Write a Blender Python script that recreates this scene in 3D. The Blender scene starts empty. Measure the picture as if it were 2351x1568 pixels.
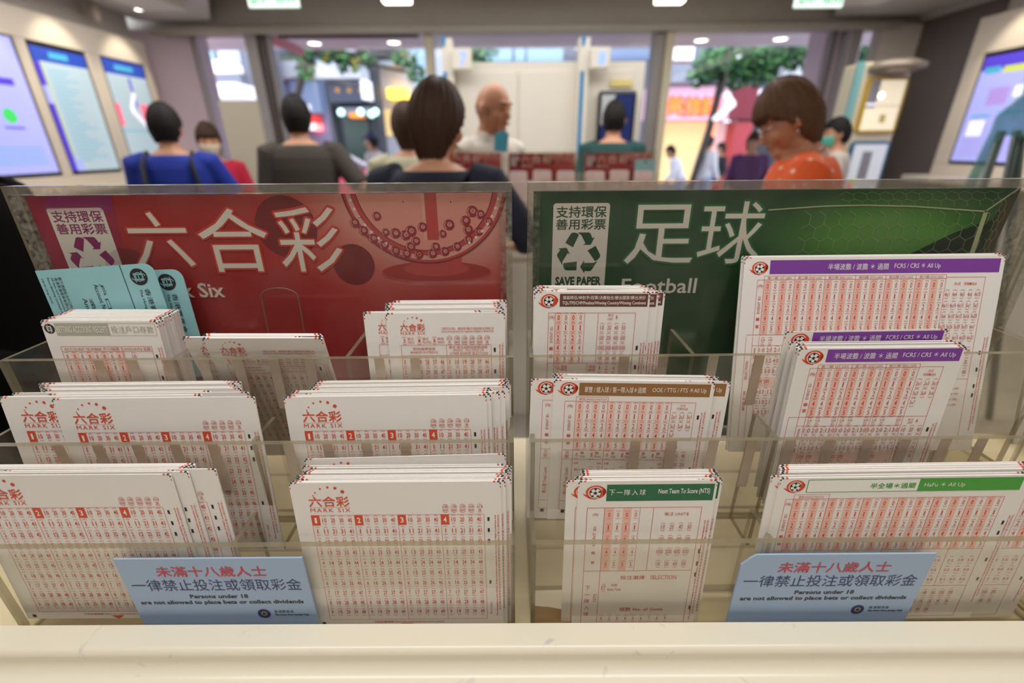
import bpy, bmesh, math, random
import numpy as np
from mathutils import Vector, Matrix, Euler
random.seed(7)
SC = bpy.context.scene
COL = SC.collection

# ---------------------------------------------------------------- camera
IMW, IMH = 2351, 1568
FPX = IMW*16/36
HORIZON = 335
PITCH = math.atan((784-HORIZON)/FPX)
ROLL = .0075
CAMZ = 1.40
_F = Vector((0, math.cos(PITCH), -math.sin(PITCH)))
_U0 = Vector((0, math.sin(PITCH), math.cos(PITCH)))
_X0 = Vector((1, 0, 0))
_X = _X0*math.cos(ROLL) - _U0*math.sin(ROLL)
_U = _U0*math.cos(ROLL) + _X0*math.sin(ROLL)
cam = bpy.data.cameras.new('camera')
cam.sensor_width = 36; cam.lens = 16; cam.clip_start = .01; cam.clip_end = 200
cam.dof.use_dof = True; cam.dof.focus_distance = .412; cam.dof.aperture_fstop = 2.8; cam.dof.aperture_blades = 9
camo = bpy.data.objects.new('camera', cam); COL.objects.link(camo)
camo.matrix_world = Matrix((( _X.x, _U.x, -_F.x, 0), (_X.y, _U.y, -_F.y, 0), (_X.z, _U.z, -_F.z, CAMZ), (0, 0, 0, 1)))
SC.camera = camo

# ---------------------------------------------------------------- exposure, world, lights
SC.view_settings.view_transform = 'Standard'; SC.view_settings.look = 'None'
SC.view_settings.exposure = 0.0; SC.view_settings.gamma = 1.0
SC.view_settings.use_curve_mapping = False
SC.cycles.transparent_max_bounces = 48
SC.cycles.use_adaptive_sampling = True; SC.cycles.adaptive_threshold = .04
SC.cycles.max_bounces = 8; SC.cycles.diffuse_bounces = 4; SC.cycles.glossy_bounces = 4; SC.cycles.transmission_bounces = 6
SC.cycles.caustics_reflective = False; SC.cycles.caustics_refractive = False
SC.cycles.use_denoising = True
w = bpy.data.worlds.new('sky'); SC.world = w; w.use_nodes = True
bg = w.node_tree.nodes['Background']
bg.inputs[0].default_value = (.80, .88, 1.0, 1); bg.inputs[1].default_value = 3.0

def area(name, loc, size, power, color=(1, .985, .955), rot=(0, 0, 0), spread=180):
    l = bpy.data.lights.new(name, 'AREA'); l.shape = 'RECTANGLE'; l.size, l.size_y = size
    l.energy = power; l.color = color; l.spread = math.radians(spread)
    o = bpy.data.objects.new(name, l); o.location = loc; o.rotation_euler = rot; COL.objects.link(o); AREA_LIGHTS.append((loc, size)); return o
AREA_LIGHTS = []  # unseen area lights, added to set the brightness of slips and hall
area('counter_fill', (0, .02, 2.70), (2.4, .5), 29)
area('customer_fill', (.2, -1.2, 2.70), (3.2, 1.0), 9)
area('hall_fill', (0, 2.9, 2.70), (4.5, .8), 60)
area('front_fill', (0, 3.8, 2.7), (5.0, .5), 15)
area('wall_fill', (-2.9, 2.9, 2.46), (.3, 3.4), 18, (1, .93, .83))
area('wall_fill', (2.9, 2.9, 2.46), (.3, 3.4), 18, (1, .93, .83))

# ---------------------------------------------------------------- pixel to point (planes of known depth)
def ray(px, py):
    return _F + (px-1175.5)/FPX*_X - (py-784)/FPX*_U
_C = Vector((0, 0, CAMZ))
def at(px, py, y):
    d = ray(px, py); return _C + d*(y/d.y)
def atx(px, py, x):
    d = ray(px, py); return _C + d*(x/d.x)

# ---------------------------------------------------------------- helpers
def lin(c):
    c = c/255; return c/12.92 if c <= .04045 else ((c+.055)/1.055)**2.4
def S(r, g, b): return (lin(r), lin(g), lin(b), 1)
MATS = {}
def mat(name, col=None, rough=.5, metal=0, emit=0, spec=.5, noise=0, nscale=30, alpha=None, bump=0, sheen=0):
    if name in MATS: return MATS[name]
    m = bpy.data.materials.new(name); m.use_nodes = True; MATS[name] = m
    nt = m.node_tree; p = nt.nodes['Principled BSDF']
    c = S(*col)
    p.inputs['Base Color'].default_value = c
    p.inputs['Roughness'].default_value = rough; p.inputs['Metallic'].default_value = metal
    p.inputs['Specular IOR Level'].default_value = spec
    if sheen: p.inputs['Sheen Weight'].default_value = sheen
    if emit:
        p.inputs['Emission Color'].default_value = c; p.inputs['Emission Strength'].default_value = emit
    if alpha is not None: p.inputs['Alpha'].default_value = alpha
    if noise or bump:
        tc = nt.nodes.new('ShaderNodeTexCoord'); n = nt.nodes.new('ShaderNodeTexNoise')
        n.inputs['Scale'].default_value = nscale; n.inputs['Detail'].default_value = 4
        nt.links.new(tc.outputs['Object'], n.inputs['Vector'])
        if noise:
            mx = nt.nodes.new('ShaderNodeMix'); mx.data_type = 'RGBA'; mx.blend_type = 'MIX'
            mx.inputs[6].default_value = tuple(x*(1-noise) for x in c[:3])+(1,)
            mx.inputs[7].default_value = tuple(min(1, x*(1+noise)) for x in c[:3])+(1,)
            nt.links.new(n.outputs['Fac'], mx.inputs[0]); nt.links.new(mx.outputs[2], p.inputs['Base Color'])
        if bump:
            b = nt.nodes.new('ShaderNodeBump'); b.inputs['Strength'].default_value = bump; b.inputs['Distance'].default_value = .002
            nt.links.new(n.outputs['Fac'], b.inputs['Height']); nt.links.new(b.outputs['Normal'], p.inputs['Normal'])
    return m

def clear_mat(name, tint, haze, hazecol, gloss=.06, rough=.03, nscale=40, opac=0, trans=0):
    """clear acrylic or glass sheet: see-through, a fresnel reflection and a little scratched haze"""
    if name in MATS: return MATS[name]
    m = bpy.data.materials.new(name); m.use_nodes = True; MATS[name] = m
    nt = m.node_tree; nt.nodes.remove(nt.nodes['Principled BSDF']); out = nt.nodes['Material Output']
    t = nt.nodes.new('ShaderNodeBsdfTransparent'); t.inputs[0].default_value = (*tint, 1)
    g = nt.nodes.new('ShaderNodeBsdfGlossy'); g.inputs['Roughness'].default_value = rough
    d = nt.nodes.new('ShaderNodeBsdfDiffuse'); d.inputs[0].default_value = S(*hazecol)
    if trans:   # frosted: light also passes through it, scattered
        tr = nt.nodes.new('ShaderNodeBsdfTranslucent'); tr.inputs[0].default_value = S(*hazecol); m0 = nt.nodes.new('ShaderNodeMixShader'); m0.inputs[0].default_value = trans
        nt.links.new(d.outputs[0], m0.inputs[1]); nt.links.new(tr.outputs[0], m0.inputs[2]); d = m0
    lw = nt.nodes.new('ShaderNodeLayerWeight'); lw.inputs[0].default_value = .5
    po = nt.nodes.new('ShaderNodeMath'); po.operation = 'POWER'; po.inputs[1].default_value = 6.0
    mu = nt.nodes.new('ShaderNodeMath'); mu.operation = 'MULTIPLY_ADD'; mu.inputs[1].default_value = .7; mu.inputs[2].default_value = gloss*.6
    mu.use_clamp = True
    nt.links.new(lw.outputs['Facing'], po.inputs[0]); nt.links.new(po.outputs[0], mu.inputs[0])
    tc = nt.nodes.new('ShaderNodeTexCoord'); n = nt.nodes.new('ShaderNodeTexNoise'); n.inputs['Scale'].default_value = nscale; n.inputs['Detail'].default_value = 5
    nt.links.new(tc.outputs['Object'], n.inputs['Vector'])
    mr = nt.nodes.new('ShaderNodeMapRange'); mr.inputs[1].default_value = .35; mr.inputs[2].default_value = .75
    mr.inputs[3].default_value = opac; mr.inputs[4].default_value = opac+haze
    nt.links.new(n.outputs['Fac'], mr.inputs[0])
    m1 = nt.nodes.new('ShaderNodeMixShader'); nt.links.new(mr.outputs[0], m1.inputs[0]); nt.links.new(t.outputs[0], m1.inputs[1]); nt.links.new(d.outputs[0], m1.inputs[2])
    m2 = nt.nodes.new('ShaderNodeMixShader'); nt.links.new(mu.outputs[0], m2.inputs[0]); nt.links.new(m1.outputs[0], m2.inputs[1]); nt.links.new(g.outputs[0], m2.inputs[2])
    nt.links.new(m2.outputs[0], out.inputs[0])
    return m

class MB:
    def __init__(s): s.v = []; s.f = []; s.m = []
    def add(s, vs, fs, m=0):
        b = len(s.v); s.v += [tuple(v) for v in vs]
        for k, f in enumerate(fs):
            s.f.append(tuple(b+i for i in f)); s.m.append(m[k] if isinstance(m, (list, tuple)) else m)
        return s
    def box(s, a, b, m=0):
        x0, y0, z0 = a; x1, y1, z1 = b
        vs = [(x0, y0, z0), (x1, y0, z0), (x1, y1, z0), (x0, y1, z0), (x0, y0, z1), (x1, y0, z1), (x1, y1, z1), (x0, y1, z1)]
        return s.add(vs, [(0, 3, 2, 1), (4, 5, 6, 7), (0, 1, 5, 4), (1, 2, 6, 5), (2, 3, 7, 6), (3, 0, 4, 7)], m)
    def sheet(s, a, b, ax, big=0, edge=1):
        """a thin box whose two large faces (across axis ax) take one material and whose edges another"""
        m = [edge]*6
        for k in {0: (3, 5), 1: (2, 4), 2: (0, 1)}[ax]: m[k] = big
        return s.box(a, b, m)
    def prism(s, pts, d, m=0, me=None):
        """closed outline of 3-D points pushed along vector d"""
        n = len(pts); pts = [Vector(p) for p in pts]; d = Vector(d)
        vs = pts + [p+d for p in pts]
        fs = [tuple(range(n)), tuple(range(2*n-1, n-1, -1))]+[(i, n+i, n+(i+1) % n, (i+1) % n) for i in range(n)]
        ms = [m, m]+[m if me is None else me]*n
        return s.add(vs, fs, ms)
    def ell(s, c, r, rot=None, nu=20, nv=12, m=0, fn=None):
        vs = []; fs = []
        for j in range(nv+1):
            th = math.pi*j/nv
            for i in range(nu):
                ph = 2*math.pi*i/nu
                d = Vector((math.sin(th)*math.cos(ph), math.sin(th)*math.sin(ph), math.cos(th)))
                p = Vector((d.x*r[0], d.y*r[1], d.z*r[2]))
                if fn: p = fn(d, p)
                if rot is not None: p = rot @ p
                vs.append(p+Vector(c))
        for j in range(nv):
            for i in range(nu):
                a, b = j*nu+i, j*nu+(i+1) % nu
                fs.append((a, a+nu, b+nu, b))
        return s.add(vs, fs, m)
    def tube(s, pts, rad, n=12, m=0, flat=1.0):
        pts = [Vector(p) for p in pts]; k = len(pts)
        if not isinstance(rad, (list, tuple)): rad = [rad]*k
        vs = []; fs = []
        up = Vector((0, 0, 1))
        t0 = (pts[1]-pts[0]).normalized()
        u = t0.cross(up)
        if u.length < 1e-3: u = t0.cross(Vector((0, 1, 0)))
        u.normalize()
        for i, p in enumerate(pts):
            t = (pts[min(i+1, k-1)]-pts[max(i-1, 0)]).normalized()
            u = (u-t*u.dot(t)).normalized(); v = t.cross(u)
            for j in range(n):
                a = 2*math.pi*j/n
                vs.append(p+(u*math.cos(a)+v*math.sin(a)*flat)*rad[i])
        for i in range(k-1):
            for j in range(n):
                a, b = i*n+j, i*n+(j+1) % n
                fs.append((a, b, b+n, a+n))
        fs.append(tuple(range(n-1, -1, -1))); fs.append(tuple(range((k-1)*n, k*n)))
        return s.add(vs, fs, m)
    def loft(s, rings, n=24, m=0):
        """rings: (cx, cy, z, rx, ry)"""
        vs = []; fs = []
        for cx, cy, z, rx, ry in rings:
            for j in range(n):
                a = 2*math.pi*j/n
                vs.append((cx+rx*math.cos(a), cy+ry*math.sin(a), z))
        for i in range(len(rings)-1):
            for j in range(n):
                a, b = i*n+j, i*n+(j+1) % n
                fs.append((a, b, b+n, a+n))
        fs.append(tuple(range(n-1, -1, -1))); fs.append(tuple(range((len(rings)-1)*n, len(rings)*n)))
        return s.add(vs, fs, m)
    def mesh(s, name, mats):
        me = bpy.data.meshes.new(name); me.from_pydata(s.v, [], s.f)
        for q in mats: me.materials.append(q)
        me.polygons.foreach_set('material_index', s.m)
        me.update(); return me
    def build(s, name, mats, parent=None, bevel=0, smooth=False, loc=None, seg=2):
        if not isinstance(mats, (list, tuple)): mats = [mats]
        me = s.mesh(name, mats)
        o = bpy.data.objects.new(name, me); COL.objects.link(o)
        if parent is not None: o.parent = parent
        if loc is not None: o.location = loc
        if bevel:
            b = o.modifiers.new('edge', 'BEVEL'); b.width = bevel; b.segments = seg; b.limit_method = 'ANGLE'
        if smooth: me.polygons.foreach_set('use_smooth', [True]*len(me.polygons))
        return o
def tag(o, label=None, cat=None, group=None, kind=None):
    if label: o['label'] = label
    if cat: o['category'] = cat
    if group: o['group'] = group
    if kind: o['kind'] = kind
    return o
def empty(name, loc=(0, 0, 0), rz=0, label=None, cat=None, group=None):
    o = bpy.data.objects.new(name, None); COL.objects.link(o); o.location = loc; o.rotation_euler.z = rz; o.empty_display_size = .05
    return tag(o, label, cat, group)
def struct(o, label=None): o['kind'] = 'structure'; return tag(o, label)
def baked(mb, name, mats, parent=None, voxel=.01, smooth=3):
    """the overlapping volumes of mb grown together into one continuous skin"""
    o = mb.build('tmp', mats)
    r = o.modifiers.new('r', 'REMESH'); r.mode = 'VOXEL'; r.voxel_size = voxel
    if smooth:
        q = o.modifiers.new('s', 'SMOOTH'); q.iterations = smooth; q.factor = .5
    dg = bpy.context.evaluated_depsgraph_get()
    me = bpy.data.meshes.new_from_object(o.evaluated_get(dg)); me.name = name
    old = o.data; bpy.data.objects.remove(o); bpy.data.meshes.remove(old)
    me.polygons.foreach_set('use_smooth', [True]*len(me.polygons))
    me.materials.clear()
    for q in (mats if isinstance(mats, (list, tuple)) else [mats]): me.materials.append(q)
    o = bpy.data.objects.new(name, me); COL.objects.link(o)
    if parent is not None: o.parent = parent
    return o

# ---------------------------------------------------------------- lettering
_tc = bpy.data.curves.new('letter_source', 'FONT'); _tc.resolution_u = 2
_to = bpy.data.objects.new('letter_source', _tc)
_tcache = {}
def glyphs(s, weight=0., spacing=1.0):
    k = (s, weight, spacing)
    if k in _tcache: return _tcache[k]
    if _to.name not in COL.objects: COL.objects.link(_to)
    _tc.body = s; _tc.offset = weight; _tc.space_character = spacing
    dg = bpy.context.evaluated_depsgraph_get()
    me = bpy.data.meshes.new_from_object(_to.evaluated_get(dg))
    v = np.empty(3*len(me.vertices)); me.vertices.foreach_get('co', v); v = v.reshape(-1, 3)[:, :2]
    f = [tuple(p.vertices) for p in me.polygons]
    bpy.data.meshes.remove(me)
    lo, hi = v.min(0), v.max(0)
    v = (v-lo)/np.maximum(hi-lo, 1e-9)
    _tcache[k] = (v, f, (hi-lo)); return _tcache[k]

class Print:
    """marks printed on a sheet, in millimetres from its top corner (x across, y down)"""
    def __init__(s): s.v = []; s.f = []; s.m = []; s.mats = []; s.top = None
    def mi(s, m):
        if m not in s.mats: s.mats.append(m)
        return s.mats.index(m)
    def raw(s, pts, faces, m, l):
        b = len(s.v); i = s.mi(m)
        s.v += [(x/1000, -l*.00006, -y/1000) for x, y in pts]
        s.f += [tuple(b+k for k in f) for f in faces]; s.m += [i]*len(faces)
    def poly(s, pts, m, l=1): # outline given clockwise or not: turned to face the reader
        if s.top is not None and min(p[1] for p in pts) < s.top:   # cut at the sheet's upper edge
            o = []
            for p, q in zip(pts, pts[1:]+pts[:1]):
                if p[1] >= s.top: o.append(p)
                if (p[1] >= s.top) != (q[1] >= s.top):
                    t = (s.top-p[1])/(q[1]-p[1]); o.append((p[0]+t*(q[0]-p[0]), s.top))
            if len(o) < 3: return
            pts = o
        a = sum(p[0]*q[1]-q[0]*p[1] for p, q in zip(pts, pts[1:]+pts[:1]))
        if a > 0: pts = pts[::-1]
        s.raw(pts, [tuple(range(len(pts)))], m, l)
    def rect(s, x0, y0, x1, y1, m, l=1): s.raw([(x0, y1), (x1, y1), (x1, y0), (x0, y0)], [(0, 1, 2, 3)], m, l)
    def hline(s, x0, x1, y, m, t=.35, l=2): s.rect(x0, y-t/2, x1, y+t/2, m, l)
    def vline(s, x, y0, y1, m, t=.35, l=2): s.rect(x-t/2, y0, x+t/2, y1, m, l)
    def frame(s, x0, y0, x1, y1, m, t=.35, l=2):
        s.hline(x0, x1, y0, m, t, l); s.hline(x0, x1, y1, m, t, l); s.vline(x0, y0, y1, m, t, l); s.vline(x1, y0, y1, m, t, l)
    def seg(s, p, q, m, t=.4, l=2):
        dx, dy = q[0]-p[0], q[1]-p[1]; n = math.hypot(dx, dy) or 1; ox, oy = -dy/n*t/2, dx/n*t/2
        s.poly([(p[0]+ox, p[1]+oy), (q[0]+ox, q[1]+oy), (q[0]-ox, q[1]-oy), (p[0]-ox, p[1]-oy)], m, l)
    def line(s, pts, m, t=.4, l=2):
        for p, q in zip(pts, pts[1:]): s.seg(p, q, m, t, l)
    def disc(s, cx, cy, rx, m, l=2, ry=None, n=28, a0=0, rot=0):
        ry = ry or rx; c, d = math.cos(rot), math.sin(rot)
        P = [(rx*math.cos(2*math.pi*i/n+a0), ry*math.sin(2*math.pi*i/n+a0)) for i in range(n)]
        s.poly([(cx+x*c-y*d, cy+x*d+y*c) for x, y in P], m, l)
    def arc(s, cx, cy, r0, r1, a0, a1, m, l=2, n=24, sy=1):
        pi = [(cx+r0*math.cos(a0+(a1-a0)*i/n), cy+sy*r0*math.sin(a0+(a1-a0)*i/n)) for i in range(n+1)]
        po = [(cx+r1*math.cos(a0+(a1-a0)*i/n), cy+sy*r1*math.sin(a0+(a1-a0)*i/n)) for i in range(n+1)]
        for i in range(n): s.poly([pi[i], pi[i+1], po[i+1], po[i]], m, l)
    def text(s, t, x0, y0, x1, y1, m, l=3, wt=0., turn=0, sp=1.0):
        """fitted to the box; turn=1 reads upwards, turn=-1 reads downwards"""
        if wt and any(ord(c) > 0x2e80 for c in t):
            # a bolder stroke from copies set side by side
            if wt >= .011:
                e = wt*(abs(y1-y0) if turn == 0 else abs(x1-x0))/.9; k = 8 if wt > .023 else 4
                for i in range(k):
                    a = 2*math.pi*(i+.5)/k; dx, dy = e*math.cos(a), e*math.sin(a)
                    s.text(t, x0+dx, y0+dy, x1+dx, y1+dy, m, l+.11*(i+1), 0, turn, sp)
            wt = 0
        v, f, _ = glyphs(t, wt, sp)
        if turn == 0: P = [(x0+a*(x1-x0), y1-b*(y1-y0)) for a, b in v]
        elif turn == 1: P = [(x0+(1-b)*(x1-x0), y1-a*(y1-y0)) for a, b in v]
        else: P = [(x0+b*(x1-x0), y0+a*(y1-y0)) for a, b in v]
        s.raw(P, f, m, l)
    def ctext(s, t, cx, cy, w, h, m, l=3, wt=0., sp=1.0): s.text(t, cx-w/2, cy-h/2, cx+w/2, cy+h/2, m, l, wt, 0, sp)
    def caret(s, cx, cy, w, h, m, t=.34):
        s.seg((cx-w/2, cy+h), (cx, cy), m, t); s.seg((cx, cy), (cx+w/2, cy+h), m, t)
    def cell(s, t, cx, cy, m, ch=4.4, cw=1.65, gap=4.2, wt=.008, cwid=3.6):
        n = len(t)
        s.ctext(t, cx, cy, min(cw*n+.25*(n-1), 6.4) if t != '1' else cw*.5, ch, m, 3, wt)
        s.caret(cx, cy-gap-.9, cwid, .9, m); s.caret(cx, cy+gap+.9, cwid, -.9, m)
    def build(s, name, parent=None, extra=0.):
        me = bpy.data.meshes.new(name); me.from_pydata(s.v, [], s.f)
        for q in s.mats: me.materials.append(q)
        me.polygons.foreach_set('material_index', s.m); me.update()
        o = bpy.data.objects.new(name, me); COL.objects.link(o)
        if parent is not None: o.parent = parent
        return o
# ================================================================ MATERIALS
M_wall = mat('painted_wall', (196, 190, 184), .6, noise=.03, nscale=6)
M_house = mat('screen_housing', (214, 204, 190), .45, noise=.03, nscale=5)
M_ceil = mat('ceiling_paint', (200, 194, 186), .7, noise=.03, nscale=4)
M_floor = mat('floor_tile', (184, 178, 170), .35, noise=.08, nscale=12)
M_beam = mat('brushed_beam', (182, 175, 164), .45, metal=.25, noise=.08, nscale=9)
M_steel = mat('brushed_steel', (196, 188, 178), .4, metal=.25, noise=.12, nscale=7)
M_dsteel = mat('dark_steel', (104, 96, 90), .4, metal=.4, noise=.1, nscale=7)
M_mull = mat('mullion_grey', (160, 154, 152), .4, metal=.15, noise=.05)
M_cream = mat('cream_paint', (226, 216, 190), .4, noise=.03)
M_lav = mat('lavender_panel', (206, 186, 200), .5, noise=.04, nscale=4)
M_white = mat('white_laminate', (226, 220, 208), .4, noise=.02, nscale=6)
M_blue = mat('blue_stripe', (20, 130, 185), .4, noise=.02)
M_dark = mat('dark_gap', (28, 27, 27), .6, noise=.05)
M_board = mat('beige_board', (188, 180, 160), .6, noise=.04)
M_black = mat('black_plastic', (20, 20, 22), .4, noise=.05)
M_lamp = mat('lamp_glow', (255, 244, 225), emit=5)
M_led = mat('led_blue', (90, 130, 255), emit=2.2)
M_glass = clear_mat('window_glass', (.97, .98, .98), .02, (220, 220, 220), gloss=.02, nscale=3)
M_exit = mat('exit_white', (225, 248, 236), emit=.75)
M_exitg = mat('exit_green', (40, 160, 110), emit=.35)

# ================================================================ ROOM SHELL
XL, XR, YG, ZC, YB = -3.55, 3.95, 5.42, 2.76, -3.2
def sbox(name, a, b, m, bevel=0): return struct(MB().box(a, b).build(name, m, bevel=bevel))
sbox('floor', (XL-.2, YB-.2, -.12), (XR+.2, YG+.15, 0), M_floor)
sbox('ceiling', (XL-.2, YB-.2, ZC), (XR+.2, YG+.15, ZC+.15), M_ceil)
sbox('wall_left', (XL-.2, YB, 0), (XL, 5.06, ZC), M_wall)
sbox('wall_right', (XR, YB, 0), (XR+.2, YG, ZC), M_wall)
sbox('wall_back', (XL-.2, YB-.2, 0), (XR+.2, YB, ZC), M_wall)
# beam over the shopfront, with a lower soffit at each side of the hall
zb = at(1175, 68, 5.27).z
bm = MB(); bm.box((XL-.2, 5.27, zb), (XR+.2, 5.54, ZC+.15)); bm.box((XL-.2, 5.21, zb-.03), (XR+.2, 5.28, zb+.035))
struct(bm.build('trim_1', M_beam, bevel=.008))
so = MB(); a = at(330, 62, 4.3); b = at(510, 50, 4.3)
so.prism([(XL, 1.2, 2.52), (-2.1, 1.2, 2.52), (-2.2, 3.9, 2.52), (-2.5, 4.6, 2.52), (-2.85, 5.21, 2.52), (XL, 5.21, 2.52)], (0, 0, .24))
struct(so.build('trim_2', M_ceil, bevel=.01))
so = MB(); so.prism([(XR, 1.0, 2.52), (XR, 5.21, 2.52), (3.1, 5.21, 2.52), (2.75, 4.6, 2.52), (2.5, 3.9, 2.52), (2.4, 1.0, 2.52)], (0, 0, .24))
struct(so.build('trim_3', M_ceil, bevel=.01))

for k_, ((lx, ly, lz), (sx, sy)) in enumerate(AREA_LIGHTS):   # boxes added as housings over the unseen area lights
    sbox('trim_%d' % (40+k_), (lx-sx/2-.03, ly-sy/2-.03, lz+.004), (lx+sx/2+.03, ly+sy/2+.03, ZC if abs(lx) < 2 else 2.52), M_white)
# pink-lit pier between the screen wall and the shopfront
p0, p1 = at(308, 240, 5.1), at(436, 75, 5.37)
pier = MB(); pier.prism([(XL-.2, 5.06, 0), (p1.x-.02, 5.37, 0), (p1.x-.02, 5.52, 0), (XL-.2, 5.52, 0)], (0, 0, zb))
struct(pier.build('wall_pier', M_lav))
pier = MB(); q = at(1968, 60, 5.37)

# shopfront posts
def post(px0, px1, y, dep, m, name, z1=zb):
    a, b = at(px0, 75, y), at(px1, 75, y)
    return struct(MB().box((a.x, y, 0), (b.x, y+dep, z1)).build(name, m, bevel=.006))
n = 4
for px0, px1, y, dep, m in ((557, 583, 5.26, .22, M_mull), (586, 602, 5.32, .18, M_dsteel), (606, 612, 5.32, .1, M_mull), (433, 440, 5.37, .06, M_mull),
                            (972, 992, 5.30, .12, M_cream), (1508, 1530, 5.30, .2, M_mull), (1533, 1552, 5.26, .12, M_cream),
                            (1958, 1982, 5.26, .14, M_mull), (1918, 1926, 5.37, .08, M_dsteel)):
    post(px0, px1, y, dep, m, 'trim_%d' % n); n += 1
a, b = at(1928, 80, 5.42), at(1960, 80, 5.42)
struct(MB().box((a.x, 5.42, 0), (b.x, 5.52, zb)).build('wall_shopfront', M_lav))
def pane(name, px0, px1):
    a, b = at(px0, 80, 5.40), at(px1, 80, 5.40)
    return struct(MB().sheet((a.x, 5.40, .05), (b.x, 5.41, zb), 1, 0, 0).build(name, M_glass))
pane('window_1', 441, 556); pane('window_2', 993, 1507); pane('window_3', 1553, 1917); pane('window_4', 1983, 2195)
pane('window_5', 613, 971)
# door head rail and closer of the entrance
hr = MB(); a, b = at(640, 83, 5.44), at(960, 80, 5.44); hr.box((a.x, 5.42, a.z-.02), (b.x, 5.47, a.z+.02))
struct(hr.build('door_1', M_dsteel))
# open glass door leaf with its rosy top rail
c1_, c2_ = at(613, 84, 5.46), at(690, 118, 6.3)
struct(MB().prism([(c1_.x, 5.46, c1_.z-.05), (c2_.x, 6.3, c1_.z-.05), (c2_.x, 6.3, c1_.z+.05), (c1_.x, 5.46, c1_.z+.05)], (.03, .01, 0)).build('door_2', mat('rosy_rail', (226, 140, 156), .5)))
# right-hand steel wall: light brushed side, then the dark return
a0, a1 = at(2200, 62, 5.05), at(2290, 62, 4.3)
rw = MB(); c0 = at(1990, 60, 5.37)
rw.prism([(a0.x-.55, 5.26, 0), (a0.x, 5.05, 0), (a0.x+.04, 5.40, 0), (a0.x-.55, 5.40, 0)], (0, 0, zb))
struct(rw.build('wall_steel', M_steel, smooth=False))
rw = MB(); rw.prism([(a0.x, 5.03, 0), (XR-.02, 4.35, 0), (XR-.02, 5.0, 0), (XR-.02, 5.40, 0), (a0.x+.05, 5.40, 0)], (0, 0, zb+.02))
struct(rw.build('wall_return', M_dsteel))

# ================================================================ SIDE WALL SCREENS
M_scrA = mat('screen_lilac', (160, 165, 235), emit=.62)
M_scrB = mat('screen_pale', (168, 188, 200), emit=.52)
M_scrH = mat('screen_header', (38, 68, 170), emit=.5)
M_scrV = mat('screen_violet', (80, 60, 200), emit=.5)
M_scrY = mat('screen_lime', (190, 205, 90), emit=.5)
M_scrW = mat('screen_white', (232, 228, 246), emit=.75)
M_scrR = mat('screen_rose', (245, 110, 140), emit=.62)
M_scrG = mat('screen_green', (60, 200, 90), emit=.6)
M_scrT = mat('screen_teal', (70, 165, 200), emit=.5)
M_scrP = mat('screen_mauve', (165, 140, 215), emit=.55)
def wall_screen(side, corners, label, art):
    """corners tl,tr,br,bl in the photo on the wall plane; art(P, w, h) prints the picture in millimetres"""
    xw = XL+.10 if side < 0 else XR-.10
    tl, tr, br, bl = [atx(*c, xw) for c in corners]
    near, far = ((tl.y+bl.y)/2, (tr.y+br.y)/2) if side < 0 else ((tr.y+br.y)/2, (tl.y+bl.y)/2)
    z1 = (tl.z+tr.z)/2; z0 = (bl.z+br.z)/2
    w, h = (far-near)*1000, (z1-z0)*1000
    o = empty('wall_screen', (xw, near if side < 0 else far, z1), math.pi/2 if side < 0 else -math.pi/2, label, 'screen', 'screens on the side walls')
    m = MB(); m.box((-.02, .004, -h/1000-.02), (w/1000+.02, .06, .02)); m.build('casing', M_black, o, bevel=.004)
    P = Print(); art(P, w, h); P.build('picture', o)
    return near, far, z0, z1
def artA(P, w, h):
    P.rect(0, 0, w, h, M_scrA); P.rect(w*.55, h*.30, w*.85, h*.35, M_scrV, 2); P.rect(w*.1, h*.3, w*.4, h*.34, M_scrV, 2)
    P.disc(w*.66, h*.57, w*.075, M_scrG, 2); P.rect(w*.55, h*.65, w*.78, h*.665, M_scrV, 2)
    for k in range(5): P.rect(w*.1, h*(.8+.03*k), w*.9, h*(.808+.03*k), M_scrT, 2)
def artB(P, w, h):
    P.rect(0, 0, w, h, M_scrB); P.rect(0, 0, w, h*.11, M_scrH, 2); P.rect(0, h*.11, w*.10, h, M_scrV, 2); P.rect(0, h*.3, w*.1, h*.44, M_scrA, 3)
    P.rect(w*.10, h*.11, w*.125, h*.86, M_scrY, 2); P.rect(w*.3, h*.03, w*.65, h*.075, M_scrT, 3)
    for k in range(22):
        P.rect(w*.2, h*(.17+.035*k), w*(.45+.4*random.random()), h*(.178+.035*k), M_scrT, 2)
    P.rect(w*.12, h*.9, w*.24, h, M_scrA, 3)
def artC(P, w, h):
    P.rect(0, 0, w, h, M_scrB); P.rect(0, 0, w, h*.12, M_scrH, 2); P.rect(w*.25, h*.04, w*.7, h*.08, M_scrT, 3)
    P.line([(w*.55, h*.27), (w*.38, h*.43), (w*.82, h*.66)], M_scrW, w*.09, 3)  # white chevron: a sign's reflection painted into the screen picture
    P.rect(w*.62, h*.37, w*.98, h*.55, M_scrR, 2); P.rect(0, h*.38, w*.1, h*.58, M_scrR, 2); P.rect(w*.5, h*.14, w*.56, h*.4, M_scrV, 2)
    P.rect(0, h*.62, w, h*.63, M_scrT, 2)
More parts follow.
